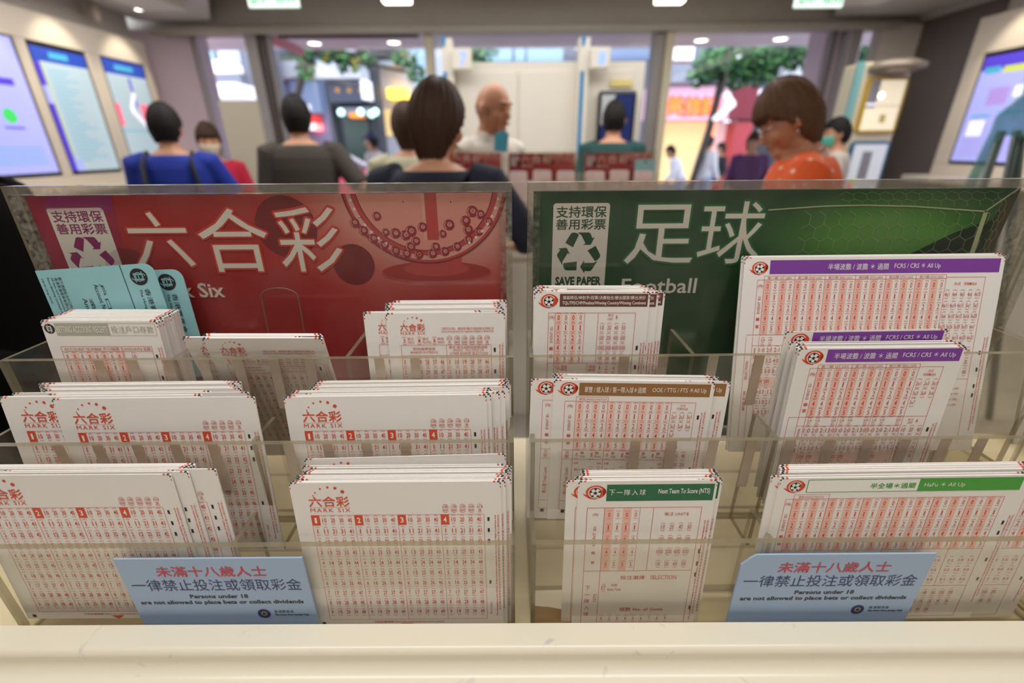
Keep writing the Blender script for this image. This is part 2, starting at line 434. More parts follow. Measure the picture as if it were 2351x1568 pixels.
def artD(P, w, h):
    P.rect(0, 0, w, h, M_scrA); P.rect(0, 0, w, h*.13, M_scrV, 2); P.rect(w*.06, h*.1, w*.3, h*.16, M_scrT, 3); P.rect(w*.35, h*.11, w*.85, h*.17, M_scrY, 3)
    P.rect(w*.25, h*.3, w*.55, h*.46, M_scrP, 2); P.rect(w*.62, h*.3, w*.85, h*.4, M_scrW, 2); P.rect(w*.7, h*.24, w*.9, h*.27, M_scrT, 3)
    P.rect(w*.1, h*.55, w*.4, h*.57, M_scrT, 2); P.rect(w*.5, h*.53, w*.85, h*.55, M_scrT, 2); P.rect(w*.1, h*.6, w*.35, h*.75, M_scrW, 2)
    for k in range(6): P.rect(w*.1, h*(.78+.03*k), w*.9, h*(.788+.03*k), M_scrP, 2)
L2 = wall_screen(-1, [(62, 97), (197, 133), (272, 388), (168, 392)], 'pale timetable screen with a blue header and violet side stripe, middle of three', artB)
L3 = wall_screen(-1, [(235, 133), (328, 152), (392, 388), (308, 390)], 'screen with a blue header and painted white chevron reflection, behind the man in blue', artC)
d = L2[1]-L2[0]
yy = L2[0]-.12
P = empty('wall_screen', (XL+.10, yy-.62, L2[3]+.02), math.pi/2, 'lilac screen with a small green round sign, cut by the frame', 'screen', 'screens on the side walls')
MB().box((-.02, .004, -(L2[3]-L2[2])-.04), (.64, .06, .02)).build('casing', M_black, P, bevel=.004)
Q = Print(); artA(Q, 620, (L2[3]-L2[2])*1000+20); Q.build('picture', P)
# housing of the left screens with its projecting top and bottom ledges
hb = MB(); z0, z1 = L2[2]-.03, L2[3]+.03
def frame_panel(hb, x0, x1, ys, z0, z1, zt, zbm, y0, y1):
    hb.box((x0, y0, z1), (x1, y1, zt)); hb.box((x0, y0, zbm), (x1, y1, z0))
    c = y0
    for a, b in ys+[(y1, y1)]:
        hb.box((x0, c, z0), (x1, a, z1)); c = b
ys = [(yy-.64, yy+.02), (L2[0]-.02, L2[1]+.02), (L3[0]-.02, L3[1]+.02)]
frame_panel(hb, XL+.001, XL+.11, ys, z0, z1, 2.32, 1.12, 1.2, 5.05)
hb.box((XL, 1.2, 1.08), (XL+.2, 5.0, 1.12))
struct(hb.build('trim_20', M_house, bevel=.006))
R1 = wall_screen(1, [(2265, 135), (2420, 100), (2340, 372), (2180, 370)], 'violet screen with yellow and teal blocks, beside the dark steel return', artD)
d = R1[1]-R1[0]
P = empty('wall_screen', (XR-.10, R1[0]-.14, R1[3]), -math.pi/2, 'second violet screen, cut by the frame behind the teal acrylic stand', 'screen', 'screens on the side walls')
MB().box((-.02, .004, -(R1[3]-R1[2])-.02), (d+.02, .06, .02)).build('casing', M_black, P, bevel=.004)
Q = Print(); artD(Q, d*1000, (R1[3]-R1[2])*1000); Q.build('picture', P)
hb = MB(); ys = [(R1[0]-.14-d-.02, R1[0]-.12), (R1[0]-.02, R1[1]+.02)]
frame_panel(hb, XR-.11, XR, ys, R1[2]-.03, R1[3]+.03, R1[3]+.30, R1[2]-.12, .9, R1[1]+.16)
hb.box((XR-.36, .9, R1[2]-.17), (XR, R1[1]+.16, R1[2]-.12))
struct(hb.build('trim_21', M_house, bevel=.006))

a = atx(222, 26, XL+.12)
o = empty('wall_sensor', (XL+.0, a.y, a.z), 0, 'small beige sensor on a bracket high on the wall over the screens', 'sensor')
MB().box((.0, -.02, -.02), (.10, .02, .02)).build('bracket', M_house, o, bevel=.004); MB().tube([(.10, 0, .05), (.10, 0, -.07)], [.035, .03], 16).build('housing', M_house, o, smooth=True)
# wall washers over the screens
def washer(x, y, label):
    o = empty('wall_washer', (x, y, 2.519), 0, label, 'lamp', 'wall washers over the screens')
    MB().tube([(0, 0, .0), (0, 0, -.012)], [.05, .045], 20).build('ring', M_white, o); MB().tube([(0, 0, -.012), (0, 0, -.016)], [.036, .03], 20).build('lens', M_lamp, o)
    l = bpy.data.lights.new('washer_beam', 'SPOT'); l.energy = 17; l.color = (1, .88, .68); l.spot_size = math.radians(70); l.spot_blend = .6; l.shadow_soft_size = .04
    q = bpy.data.objects.new('washer_beam', l); COL.objects.link(q); q.parent = o; q.location = (0, 0, -.03); q.rotation_euler = (0, math.radians(28 if x > 0 else -28)*-1, 0)
for y_, t_ in (((L2[0]+L2[1])/2, 'ceiling wall washer over the pale timetable screen'), ((L3[0]+L3[1])/2, 'ceiling wall washer over the chevron screen'), (L2[0]-.43, 'ceiling wall washer over the lilac screen')): washer(XL+.42, y_, t_)
for y_, t_ in (((R1[0]+R1[1])/2, 'ceiling wall washer over the violet screen'), (R1[0]-.5, 'ceiling wall washer over the second violet screen')): washer(XR-.42, y_, t_)

# ================================================================ EXIT SIGNS, CEILING AREA_LIGHTS
def exit_sign(px0, px1, pyb, D, label):
    a, b = at(px0, pyb, D), at(px1, pyb, D); w = (b.x-a.x)*1000; h = w*.42
    o = empty('exit_sign', (a.x, D, a.z+h/1000), 0, label, 'sign', 'exit signs under the beam')
    MB().box((0, .002, -h/1000), (w/1000, .03, 0)).build('lightbox', M_exit, o, bevel=.003)
    P = Print(); P.text('EXIT', w*.06, h*.20, w*.50, h*.84, M_exitg, 2, .02); P.text('出口', w*.56, h*.18, w*.95, h*.84, M_exitg, 2, .02); P.build('lettering', o)
    for q in (.2, .8): MB().tube([(w/1000*q, .015, 0), (w/1000*q, .015, ZC-o.location.z)], .006, 8).build('hanger', M_dsteel, o)
exit_sign(571, 686, 17, 3.9, 'white and green exit sign hanging above the man in the dark grey shirt')
exit_sign(1825, 1934, 17, 3.9, 'white and green exit sign hanging above the woman in orange')
for px, lab in ((912, 'lit emergency lamp on the ceiling above the seated woman in navy'), (1537, 'lit emergency lamp on the ceiling above the cream post')):
    a = at(px, 7, 4.4)
    o = empty('emergency_lamp', (a.x, 4.4, a.z), 0, lab, 'lamp', 'emergency lamps by the beam')
    MB().box((-.11, -.05, 0), (.11, .05, .05)).build('diffuser', M_lamp, o, bevel=.006)
    MB().box((-.12, -.06, .05), (.12, .06, ZC-a.z)).build('base', M_white, o, bevel=.004)
def downlight(x, y, z, label, group, r=.05):
    o = empty('downlight', (x, y, z), 0, label, 'lamp', group)
    m = MB(); m.tube([(0, 0, .0), (0, 0, -.012)], [r*1.3, r*1.2], 24); m.build('ring', M_white, o)
    MB().tube([(0, 0, -.012), (0, 0, -.016)], [r, r*.9], 24).build('lens', M_lamp, o)
for px, py, lab in ((318, 18, 'small ceiling downlight above the left screens soffit'), ):
    d = ray(px, py); t = (2.52-CAMZ)/d.z; p = _C+d*t
    downlight(p.x, p.y, 2.519, 'small downlight in the lowered soffit above the blue-headed screens', 'hall downlights', .03)

# ================================================================ BEIGE BOARD BY THE ENTRANCE
a, b = at(500, 233, 4.5), at(590, 233, 4.5)
o = empty('notice_board', ((a.x+b.x)/2, 4.5, 0), 0, 'plain beige notice board standing between the red-shirted woman and entrance', 'board')
hw = (b.x-a.x)/2
MB().box((-hw, 0, .25), (hw, .04, a.z)).build('panel', M_board, o, bevel=.004)
for sx in (-1, 1): MB().box((sx*hw*.8-.02, -.15, 0), (sx*hw*.8+.02, .2, .25)).build('foot', M_mull, o, bevel=.003)

# ================================================================ SELF-SERVICE KIOSK WITH COUNTERS 7 AND 8
KY = 4.2
def kx(px, py=200): return at(px, py, KY).x
def kz(py, px=1250): return at(px, py, KY).z
o = empty('betting_kiosk', (kx(1250), KY, 0), 0, 'white service kiosk with blue striped posts numbered 7 and 8', 'kiosk'); ox = kx(1250)
MB().box((kx(1040)-ox, 0, 0), (kx(1478)-ox, .35, kz(142))).build('cabinet', M_white, o, bevel=.006)
for q0, q1 in ((1052, 1187), (1193, 1322), (1346, 1450)):
    MB().box((kx(q0)-ox, -.012, .1), (kx(q1)-ox, .0, kz(163))).build('door_panel', M_white, o, bevel=.004)
for px, s0 in ((1022, 1023), (1322, 1327)):
    MB().box((kx(px)-ox, -.10, 0), (kx(px+24)-ox, .02, kz(92))).build('post', M_white, o, bevel=.006)
    MB().box((kx(s0)-ox, -.106, 0), (kx(s0+8)-ox, -.098, kz(168))).build('stripe', M_blue, o)
    MB().prism([(kx(s0-1)-ox, -.106, kz(91)), (kx(s0+10)-ox, -.106, kz(91)), (kx(s0+6)-ox, -.106, kz(112)), (kx(s0+1)-ox, -.106, kz(112))], (0, .008, 0)).build('wedge', M_blue, o)
for px, t in ((1046, '7'), (1346, '8')):
    nb = MB().box((kx(px)-ox, -.16, kz(165)), (kx(px+42)-ox, -.10, kz(118))).build('number_sign', M_white, o, bevel=.006)
    P = Print(); h = (kz(118)-kz(165))*1000; w = (kx(px+42)-kx(px))*1000
    P.text(t, w*.40, h*.2, w*.74, h*.8, M_led, 2, .02); q = P.build('number', nb); q.location = (kx(px)-ox, -.162, kz(118))
# phone advertisement standing before the kiosk
M_navy = mat('phone_screen', (38, 52, 110), .25, noise=.2, nscale=5); M_bezel = mat('phone_bezel', (18, 18, 24), .25)
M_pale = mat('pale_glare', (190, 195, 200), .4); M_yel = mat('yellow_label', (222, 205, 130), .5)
a, b = at(1376, 208, 4.12), at(1464, 208, 4.12); zb0 = .35
o = empty('phone_display', ((a.x+b.x)/2, 4.12, 0), 0, 'tall display shaped like a phone with a dark blue screen, behind the teal-shirted man', 'display'); hw = (b.x-a.x)/2
MB().box((-hw, 0, zb0), (hw, .05, a.z)).build('casing', M_bezel, o, bevel=.02, seg=3)
P = Print(); hh = (a.z-zb0)*1000; ww = hw*2000
P.rect(25, 30, ww-25, hh-30, M_navy); P.poly([(25, 30), (ww*.45, 30), (25, 260)], M_pale, 2)  # pale corner triangle is a reflection painted onto the screen
for k in range(6): P.disc(ww*(.3+.1*k), 420+60*(k % 3), 16, M_scrT, 3)
q = P.build('screen', o); q.location = (-hw, -.001, a.z)
MB().box((-hw*.8, .0, 0), (hw*.8, .05, zb0)).build('stand', M_white, o, bevel=.01)
a, b = at(1402, 183, 4.17), at(1452, 199, 4.17)
tag(MB().box((a.x, 4.17, b.z), (b.x, 4.185, a.z)).build('paper_label', M_yel, bevel=.002), 'pale yellow paper label on the kiosk above the phone display', 'label')

# ================================================================ DISPLAY CABINETS BY THE STEEL WALL
M_yframe = mat('yellow_frame', (196, 160, 40), .35, noise=.03); M_bframe = mat('blue_frame', (40, 110, 150), .35, noise=.03)
M_case = mat('case_glow', (238, 226, 196), emit=.55); M_caseD = mat('case_grey', (150, 152, 160), .5); M_caseS = mat('case_pale', (200, 205, 215), emit=.45)
def rrect(cx0, cz0, cx1, cz1, r, n=5):
    P = []
    for qx, qz, a0 in ((cx1-r, cz0+r, -90), (cx1-r, cz1-r, 0), (cx0+r, cz1-r, 90), (cx0+r, cz0+r, 180)):
        for i in range(n+1):
            a = math.radians(a0+90*i/n); P.append((qx+r*math.cos(a), qz+r*math.sin(a)))
    return P
DY = 4.35
def dx(px, py=240): return at(px, py, DY).x
def dz(py, px=2020): return at(px, py, DY).z
x0, x1 = dx(1968, 290), dx(2092, 175)
o = empty('display_cabinet', ((x0+x1)/2, DY, 0), 0, 'lit display cabinet with yellow frame above a blue-framed panel and grey hood', 'cabinet'); ox = (x0+x1)/2; hw = (x1-x0)/2
MB().box((-hw-.05, .03, 0), (hw+.02, .30, dz(140))).build('body', M_cream, o, bevel=.02)
MB().box((-hw-.10, .02, .0), (-hw-.05, .06, dz(140))).build('side_strip', mat('teal_strip', (130, 190, 195), .4), o, bevel=.004)
def framed(nm, za, zb_, fm, art):
    out = rrect(-hw, za, hw, zb_, .04); m = MB()
    m.prism([(x, 0, z) for x, z in out], (0, .04, 0)); f = m.build(nm, fm, o, bevel=.004)
    P = Print(); art(P, hw*2000-50, (zb_-za)*1000-50); q = P.build('panel', f); q.location = (-hw+.025, -.002, zb_-.025)
def artY(P, w, h):
    P.rect(0, 0, w, h, M_case); P.rect(0, 0, w*.28, h*.55, M_caseD, 2); P.rect(0, h*.45, w*.3, h*.5, M_scrW, 3); P.disc(w*.38, h*.3, w*.08, M_lamp, 3)
    P.rect(w*.3, h*.5, w, h*.515, M_caseD, 2); P.rect(w*.5, h*.68, w*.68, h*.85, M_yel, 3)
def artZ(P, w, h):
    P.rect(0, 0, w, h, M_caseS); P.rect(w*.3, h*.12, w*.6, h*.6, M_caseD, 2); P.disc(w*.15, h*.72, w*.1, M_scrR, 3); P.disc(w*.22, h*.64, w*.08, M_scrY, 3); P.rect(w*.3, h*.78, w, h*.8, M_scrT, 2)
framed('yellow_frame', dz(306), dz(176), M_yframe, artY)
framed('blue_frame', dz(306)-.60, dz(324), M_bframe, artZ)
m = MB(); zz = dz(168)
m.loft([(0, .02, zz, hw*.85, .20), (0, .0, zz+.02, hw*1.12, .27), (0, .0, zz+.05, hw*1.1, .27), (0, .03, zz+.085, hw*.8, .2), (0, .05, zz+.1, hw*.3, .1)], 32)
m.build('hood', mat('grey_hood', (150, 138, 126), .4, metal=.3), o, smooth=True)

# ================================================================ TEAL ACRYLIC STAND
M_teal = clear_mat('teal_acrylic', (.62, .82, .80), .25, (130, 175, 172), gloss=.08, opac=.25, nscale=8)
M_legs = mat('dark_leg', (70, 84, 80), .35)
TY = 2.1
tp = [at(x, y, TY) for x, y in ((2360, 190), (2352, 214), (2292, 268), (2280, 300), (2212, 440), (2236, 440), (2282, 330), (2312, 312), (2335, 312), (2352, 318), (2400, 310), (2400, 190))]
o = empty('acrylic_stand', (tp[4].x, TY, 0), 0, 'tall teal acrylic stand with dark legs before the violet screens', 'stand')
off = Vector((tp[4].x, TY, 0))
MB().prism([p-off for p in tp], (0, .012, 0)).build('plate', M_teal, o)
for pa, pb in (((2300, 300), (2252, 440)), ((2336, 300), (2306, 440)), ((2345, 310), (2330, 440))):
    a, b = at(*pa, TY+.03)-off, at(*pb, TY+.03)-off; t = b+(b-a)*((b.z-.0)/(a.z-b.z)) if a.z != b.z else b
    MB().tube([a, t], .016, 10).build('leg', M_legs, o, smooth=True)
# ================================================================ PEOPLE
M_skin = mat('skin', (205, 150, 118), .5, noise=.05, nscale=20); M_skin2 = mat('skin_tan', (186, 128, 96), .5, noise=.05, nscale=20)
M_hairB = mat('hair_brown', (62, 42, 30), .6, spec=.25, noise=.35, nscale=60); M_hairK = mat('hair_black', (22, 19, 18), .6, spec=.25, noise=.3, nscale=60)
M_hairC = mat('hair_chestnut', (92, 62, 44), .6, spec=.25, noise=.35, nscale=60)
M_lip = mat('lips', (165, 84, 74), .5); M_eye = mat('eye', (24, 18, 16), .25); M_maskc = mat('mask_cream', (222, 214, 190), .8); M_maskt = mat('mask_teal', (96, 196, 176), .8)
M_pant = mat('dark_trousers', (44, 46, 54), .8, noise=.1); M_shoe = mat('shoe_black', (26, 25, 25), .5); M_brow = mat('brow', (52, 40, 34), .7)
M_metal = mat('silver', (200, 200, 205), .25, metal=1)

def person(name, px, py_top, D, face, label, shirt, hair='short', hairm=None, skin=None, sleeve=.45, head=(0, 0), arms=None,
           trousers=None, mask=None, build=1.0, vox=.011, lean=0, group=None, collar=None, xoff=0):
    """a standing figure whose crown shows at the given photo point, D metres away; face: heading in degrees (0 away, 180 towards the camera)"""
    top = at(px, py_top, D); H = top.z; k = H/1.70; skin = skin or M_skin
    o = empty('person', (top.x+xoff, D, 0), math.radians(face), label, 'person', group)
    o.scale = (k, k, k)
    B = build
    Rl = Matrix.Rotation(math.radians(-lean), 4, 'X')
    hip = Vector((0, 0, .92))
    def up(p):  # lean the upper body forward about the hips
        p = Vector(p)
        return hip+(Rl @ (p-hip).to_4d()).to_3d() if lean and p.z > .92 else p
    neck = Vector((0, .0, 1.47))
    Rh = Matrix.Rotation(math.radians(head[0]), 4, 'Z') @ Matrix.Rotation(math.radians(-head[1]), 4, 'X')
    def hd(p): return up(neck+(Rh @ (Vector(p)-neck).to_4d()).to_3d())
    torso = [(.84, .15, .115), (.92, .168, .12), (1.0, .16, .112), (1.07, .152, .105), (1.18, .166, .112), (1.28, .18, .115), (1.35, .182, .108), (1.395, .158, .092), (1.425, .105, .075), (1.45, .068, .064)]
    def lofted(m, rings, extra=0.):
        n0 = len(m.v)
        m.loft([(0, 0, z, (rx*B)+extra, (ry*B)+extra) for z, rx, ry in rings], 28)
        for i in range(n0, len(m.v)): m.v[i] = tuple(up(m.v[i]))
    arms = arms or {}
    default = lambda s: ((s*.245, -.01, 1.10), (s*.235, .13, .88))
    ch = {}
    for s in (-1, 1):
        e, wr = arms.get(s, default(s)); ch[s] = (up((s*.172*B, 0, 1.375)), up(e), up(wr))
    b = MB(); lofted(b, torso)
    b.tube([up((0, -.005, 1.40)), up((0, .0, 1.46)), hd((0, .008, 1.50)), hd((0, .012, 1.55))], [.062, .056, .053, .055], 18)
    def headfn(d, p):
        q = p.copy()
        if d.z < 0:
            q.x *= 1+.30*d.z*(1 if d.y > -.3 else .4)
            if d.y < 0: q.y *= 1+.28*d.z
        if d.y > .3: q.y += .006*max(0, -d.z)
        return q
    n0 = len(b.v); HC = Vector((0, .018, 1.585))
    b.ell(HC, (.077, .098, .117), None, 28, 20, 0, headfn)
    b.ell(HC+Vector((0, .094, -.018)), (.014, .024, .024), None, 12, 8); b.ell(HC+Vector((0, .104, -.03)), (.018, .016, .012), None, 12, 8)
    b.ell(HC+Vector((0, .082, .030)), (.05, .018, .012), None, 14, 8)
    b.ell(HC+Vector((0, .078, -.094)), (.030, .022, .020), None, 12, 8); b.ell(HC+Vector((0, .085, -.062)), (.028, .016, .014), None, 12, 8)
    for s in (-1, 1):
        b.ell(HC+Vector((s*.078, -.012, -.012)), (.012, .020, .032), None, 12, 8)
        b.ell(HC+Vector((s*.042, .062, -.03)), (.026, .024, .026), None, 12, 8)
    for i in range(n0, len(b.v)): b.v[i] = tuple(hd(b.v[i]))
    for s in (-1, 1):
        sh, e, wr = ch[s]
        b.tube([sh, sh.lerp(e, .5), e, e.lerp(wr, .35), wr], [.054*B, .047*B, .040, .040, .028], 14)
        f = (wr-e).normalized(); side = f.cross(Vector((0, 0, 1)))
        side = side.normalized() if side.length > .05 else Vector((s, 0, 0))
        nrm = f.cross(side).normalized(); R = Matrix((side, f, nrm)).transposed()
        pc = wr+f*.055; b.ell(pc, (.040, .058, .017), R, 14, 10)
        for q, (ox, ln) in enumerate(((-.030, .066), (-.010, .078), (.010, .072), (.029, .056))):
            r0 = wr+f*.098+side*ox; k1 = r0+f*ln*.5-nrm*.008; b.tube([r0-f*.02, r0, k1, k1+f*ln*.38-nrm*.022], [.0098, .0098, .009, .0078], 8)
        th = wr+f*.035-side*s*.034; b.tube([th, th+f*.030-side*s*.024, th+f*.062-side*s*.030-nrm*.012], [.013, .0115, .0095], 8)
    for s in (-1, 1):
        b.tube([(s*.088, 0, .90), (s*.092, .0, .70), (s*.095, .01, .49), (s*.095, -.012, .30), (s*.095, -.015, .07)], [.088*B, .076*B, .055, .052, .036], 16)
        b.ell((s*.10, .045, .04), (.042, .12, .040), None, 16, 8)
    baked(b, 'body', skin, o, vox)
    # clothing
    m = MB(); lofted(m, [(z, rx, ry) for z, rx, ry in torso if z < 1.44]+([(1.447, .078, .074)] if collar else []), .014)
    for s in (-1, 1):
        sh, e, wr = ch[s]; pts = [sh-Vector((s*.05, 0, 0)), sh]
        if sleeve <= .5: pts += [sh.lerp(e, sleeve*.9), sh.lerp(e, sleeve*1.8)]; rd = [.07*B, .071*B, .064*B, .062*B]
        else: t = (sleeve-.5)*2; pts += [sh.lerp(e, .6), e, e.lerp(wr, t*.96)]; rd = [.07*B, .069*B, .058*B, .055, .045]
        m.tube(pts, rd, 16)
    if collar:
        for s in (-1, 1): m.prism([up(p) for p in ((s*.012, .088, 1.40), (s*.085, .070, 1.385), (s*.078, .02, 1.475), (s*.05, .072, 1.46))], (0, .012, .004))
    baked(m, 'shirt', shirt, o, vox)
    m = MB(); m.loft([(0, 0, z, rx*B+.012, ry*B+.012) for z, rx, ry in torso[:3]], 24)
    for s in (-1, 1): m.tube([(s*.09, 0, .90), (s*.094, .0, .70), (s*.097, .01, .49), (s*.097, -.01, .30), (s*.097, -.012, .09)], [.105*B, .092*B, .075, .070, .066], 16)
    baked(m, 'trousers', trousers or M_pant, o, .014)
    for s in (-1, 1):
        MB().ell((s*.10, .048, .042), (.047, .132, .042), None, 18, 10).build('shoe', M_shoe, o, smooth=True)
    # hair
    hm = hairm or M_hairK
    def hair_mesh(th, front, side, napedrop, fringe=0., flare=1.0, full=0.):
        def fn(d, p):
            az = math.atan2(d.x, d.y); f = abs(az)/math.pi   # 0 front .. 1 back
            p = headfn(d, p)
            lim = front if f < .30 else (front+(side-front)*min(1, (f-.30)/.16) if f < .46 else side+(napedrop-side)*min(1, (f-.46)/.16))
            strand = .0024*math.sin(az*23+d.z*3)+.0020*math.sin(az*41+2*d.z)+.0016*math.sin(az*67)
            lim += .035*math.sin(az*19)+.03*math.sin(az*31+1)
            r = 1+(th+strand+full*max(0, d.z))/.095
            if d.z < lim: r = 1-.18*min(1, (lim-d.z)/.12)
            q = p*r
            if f > .45 and d.z < .1: q.z -= flare*.020*max(0, .1-d.z); q.y -= .010*max(0, .1-d.z)
            return q
        m = MB(); m.ell(HC, (.077, .098, .117), None, 96, 64, 0, fn)
        m.v = [tuple(hd(v)) for v in m.v]; m.build('hair', hm, o, smooth=True)
    if hair == 'short': hair_mesh(.014, .42, .02, -.58)
    elif hair == 'crop': hair_mesh(.010, .45, -.02, -.5)
    elif hair == 'bob': hair_mesh(.021, .34, -.22, -.88, 0, 1.3, .010)
    elif hair == 'fringe': hair_mesh(.018, .34, .02, -.84, 0, 1.0, .016)
    elif hair == 'bald':
        def fn(d, p):
            az = math.atan2(d.x, d.y); f = abs(az)/math.pi; p = headfn(d, p)
            return p*(1.022 if (f > .40 and -.35 < d.z < .12) else .93)
        m = MB(); m.ell(HC, (.077, .098, .117), None, 64, 40, 0, fn); m.v = [tuple(hd(v)) for v in m.v]
        m.build('hair', mat('stubble', (150, 112, 90), .7), o, smooth=True)
    # face
    for s in (-1, 1):
        c = hd(HC+Vector((s*.031, .087, .006))); m = MB().ell(c, (.011, .006, .005), None, 12, 8); m.build('eye', M_eye, o, smooth=True)
        c = [hd(HC+Vector((s*x, y, z))) for x, y, z in ((.014, .098, .030), (.032, .095, .036), (.050, .078, .030))]
        MB().tube(c, [.004, .004, .003], 8).build('eyebrow', M_brow, o, smooth=True)
    if mask:
        def mf(d, p):
            p = headfn(d, p); r = 1.17 if d.y > .1 else .9
            return p*r
        m = MB(); m.ell(HC, (.077, .098, .117), None, 40, 28, 0, mf)
        keep = []
        for i, v in enumerate(m.v):
            l = Vector(v)-HC; keep.append(l.y > .02 and -.105 < l.z < .0)
        fs = [f for f in m.f if all(keep[i] for i in f)]; m.f = fs; m.m = [0]*len(fs)
        m.v = [tuple(hd(v)) for v in m.v]; q = m.build('face_mask', mask, o, smooth=True)
        s_ = q.modifiers.new('t', 'SOLIDIFY'); s_.thickness = .004
    else:
        MB().ell(hd(HC+Vector((0, .100, -.060))), (.022, .008, .007), None, 14, 8).build('lips', M_lip, o, smooth=True)
    return o, hd, up, HC

MS_navy = mat('navy_knit', (24, 26, 44), .85, noise=.15, nscale=50); MS_grey = mat('charcoal_tee', (64, 58, 52), .85, noise=.1, nscale=40)
MS_blue = mat('blue_tee', (16, 46, 150), .8, noise=.08, nscale=40); MS_red = mat('red_tee', (186, 24, 56), .8, noise=.08)
MS_green = mat('sage_jacket', (182, 178, 150), .8, noise=.06); MS_white = mat('white_shirt', (232, 230, 238), .7, noise=.03)
MS_teal = mat('dark_teal_tee', (14, 66, 66), .8, noise=.1); MS_stone = mat('stone_shirt', (196, 190, 182), .8, noise=.05); MS_purple = mat('purple_top', (96, 48, 112), .8, noise=.08)
MS_cream = mat('cream_shirt', (206, 198, 186), .75, noise=.05); MS_black = mat('black_jacket', (9, 8, 8), .95, noise=.2, spec=.1); MS_dark = mat('dark_top', (30, 30, 42), .8, noise=.1)
M_jeans = mat('pale_jeans', (150, 170, 215), .8, noise=.06); M_strap = mat('bag_strap', (40, 40, 38), .7); M_tan = mat('tan_strap', (126, 72, 46), .6)
# polka dots
MS_dot = bpy.data.materials.new('orange_polka'); MS_dot.use_nodes = True; nt = MS_dot.node_tree; pb = nt.nodes['Principled BSDF']; pb.inputs['Roughness'].default_value = .75
tc = nt.nodes.new('ShaderNodeTexCoord'); vo = nt.nodes.new('ShaderNodeTexVoronoi'); vo.inputs['Scale'].default_value = 24; vo.inputs['Randomness'].default_value = .45
lt = nt.nodes.new('ShaderNodeMath'); lt.operation = 'LESS_THAN'; lt.inputs[1].default_value = .21; mx = nt.nodes.new('ShaderNodeMix'); mx.data_type = 'RGBA'
mx.inputs[6].default_value = S(230, 92, 36); mx.inputs[7].default_value = S(240, 200, 170)
nt.links.new(tc.outputs['Object'], vo.inputs['Vector']); nt.links.new(vo.outputs['Distance'], lt.inputs[0]); nt.links.new(lt.outputs[0], mx.inputs[0]); nt.links.new(mx.outputs[2], pb.inputs['Base Color'])

def strap(o, pts, m=M_strap, r=.016, name='bag_strap'):
    MB().tube(pts, r, 10, 0, .35).build(name, m, o, smooth=True)

o, hd, up, HC = person('a', 985, 200, 1.70, -14, 'person with a brown bob in a navy top seen from behind at the desk', MS_navy, 'bob', M_hairB, head=(-16, 8), sleeve=.75, build=1.18,
       arms={1: ((.36, .06, 1.16), (.26, .26, 1.10)), -1: ((-.34, .08, 1.14), (-.12, .30, 1.10))}, vox=.008)
strap(o, [(.02, -.135, 1.05), (.09, -.145, 1.25), (.15, -.11, 1.37), (.16, -.02, 1.415), (.14, .09, 1.34)], MS_black, .028)
o, hd, up, HC = person('a', 1116, 190, 2.72, 215, 'bald person in a cream collared shirt looking down past the red posters', MS_cream, 'bald', skin=M_skin2, head=(22, 10), sleeve=.42, collar=1, arms={1: ((.25, -.05, 1.10), (.245, .02, .87)), -1: ((-.25, -.05, 1.10), (-.245, .02, .87))}, vox=.008)
a = at(1150, 322, 2.50)
q = MB(); q.prism([(-.035, 0, -.05), (.03, 0, -.055), (.042, 0, .03), (.01, 0, .045), (-.03, 0, .03)], (0, .004, 0))
tag(q.build('folded_mask', mat('cyan_cloth', (86, 180, 210), .8), loc=(a.x, 2.497, a.z)), 'bright cyan folded mask held at the chest of the bald person', 'mask')
o, hd, up, HC = person('a', 1818, 176, 1.82, 64, 'person in glasses and an orange polka dot top, in profile reading at the desk', MS_dot, 'fringe', M_hairC, skin=M_skin2, head=(2, 24), sleeve=.42, build=1.12, lean=6,
       arms={1: ((.26, .10, 1.14), (.16, .33, 1.10)), -1: ((-.26, .10, 1.14), (-.12, .33, 1.10))}, vox=.007, xoff=.165)
m = MB()
for s in (-1, 1):
    c = HC+Vector((s*.032, .104, .004)); m.tube([hd(c+Vector((.025*math.cos(t), 0, .019*math.sin(t)))) for t in [2*math.pi*i/20 for i in range(21)]], .0018, 6)
    m.tube([hd(c+Vector((s*.025, 0, .006))), hd(HC+Vector((s*.082, .0, .006)))], .0016, 6)
m.tube([hd(HC+Vector((-.008, .106, .006))), hd(HC+Vector((.008, .106, .006)))], .0016, 6)
m.build('glasses', M_metal, o, smooth=True)
for s in (-1, 1): MB().ell(hd(HC+Vector((s*.088, -.005, -.048))), (.006, .006, .006), None, 12, 8).build('earring', M_metal, o, smooth=True)
strap(o, [up(p) for p in ((.155, -.06, 1.38), (.15, .0, 1.43), (.115, .09, 1.37), (.04, .14, 1.24), (-.08, .15, 1.08))], M_tan, .010)
strap(o, [up(p) for p in ((-.155, -.06, 1.38), (-.13, .02, 1.43), (-.075, .1, 1.37), (.02, .145, 1.2))], M_tan, .006, 'lanyard')
strap(o, [up((.085*math.cos(t), .01+.085*math.sin(t), 1.435-.02*math.sin(t))) for t in [2*math.pi*i/20 for i in range(21)]], M_strap, .004, 'necklace')
person('a', 672, 222, 3.2, 20, 'dark haired person in a charcoal t-shirt facing the entrance with one hand on hip', MS_grey, 'short', build=1.12, sleeve=.48, arms={1: ((.36, -.10, 1.14), (.22, .06, .98)), -1: ((-.25, .0, 1.10), (-.24, .12, .88))}, vox=.010)
o, hd, up, HC = person('a', 362, 240, 2.9, 24, 'person in a royal blue t-shirt with a dark shoulder bag facing the wall screens', MS_blue, 'short', build=1.08, sleeve=.48, head=(-8, 4),
       arms={1: ((.29, .04, 1.15), (.30, .30, 1.12)), -1: ((-.24, .08, 1.10), (-.16, .26, .98))}, vox=.010)
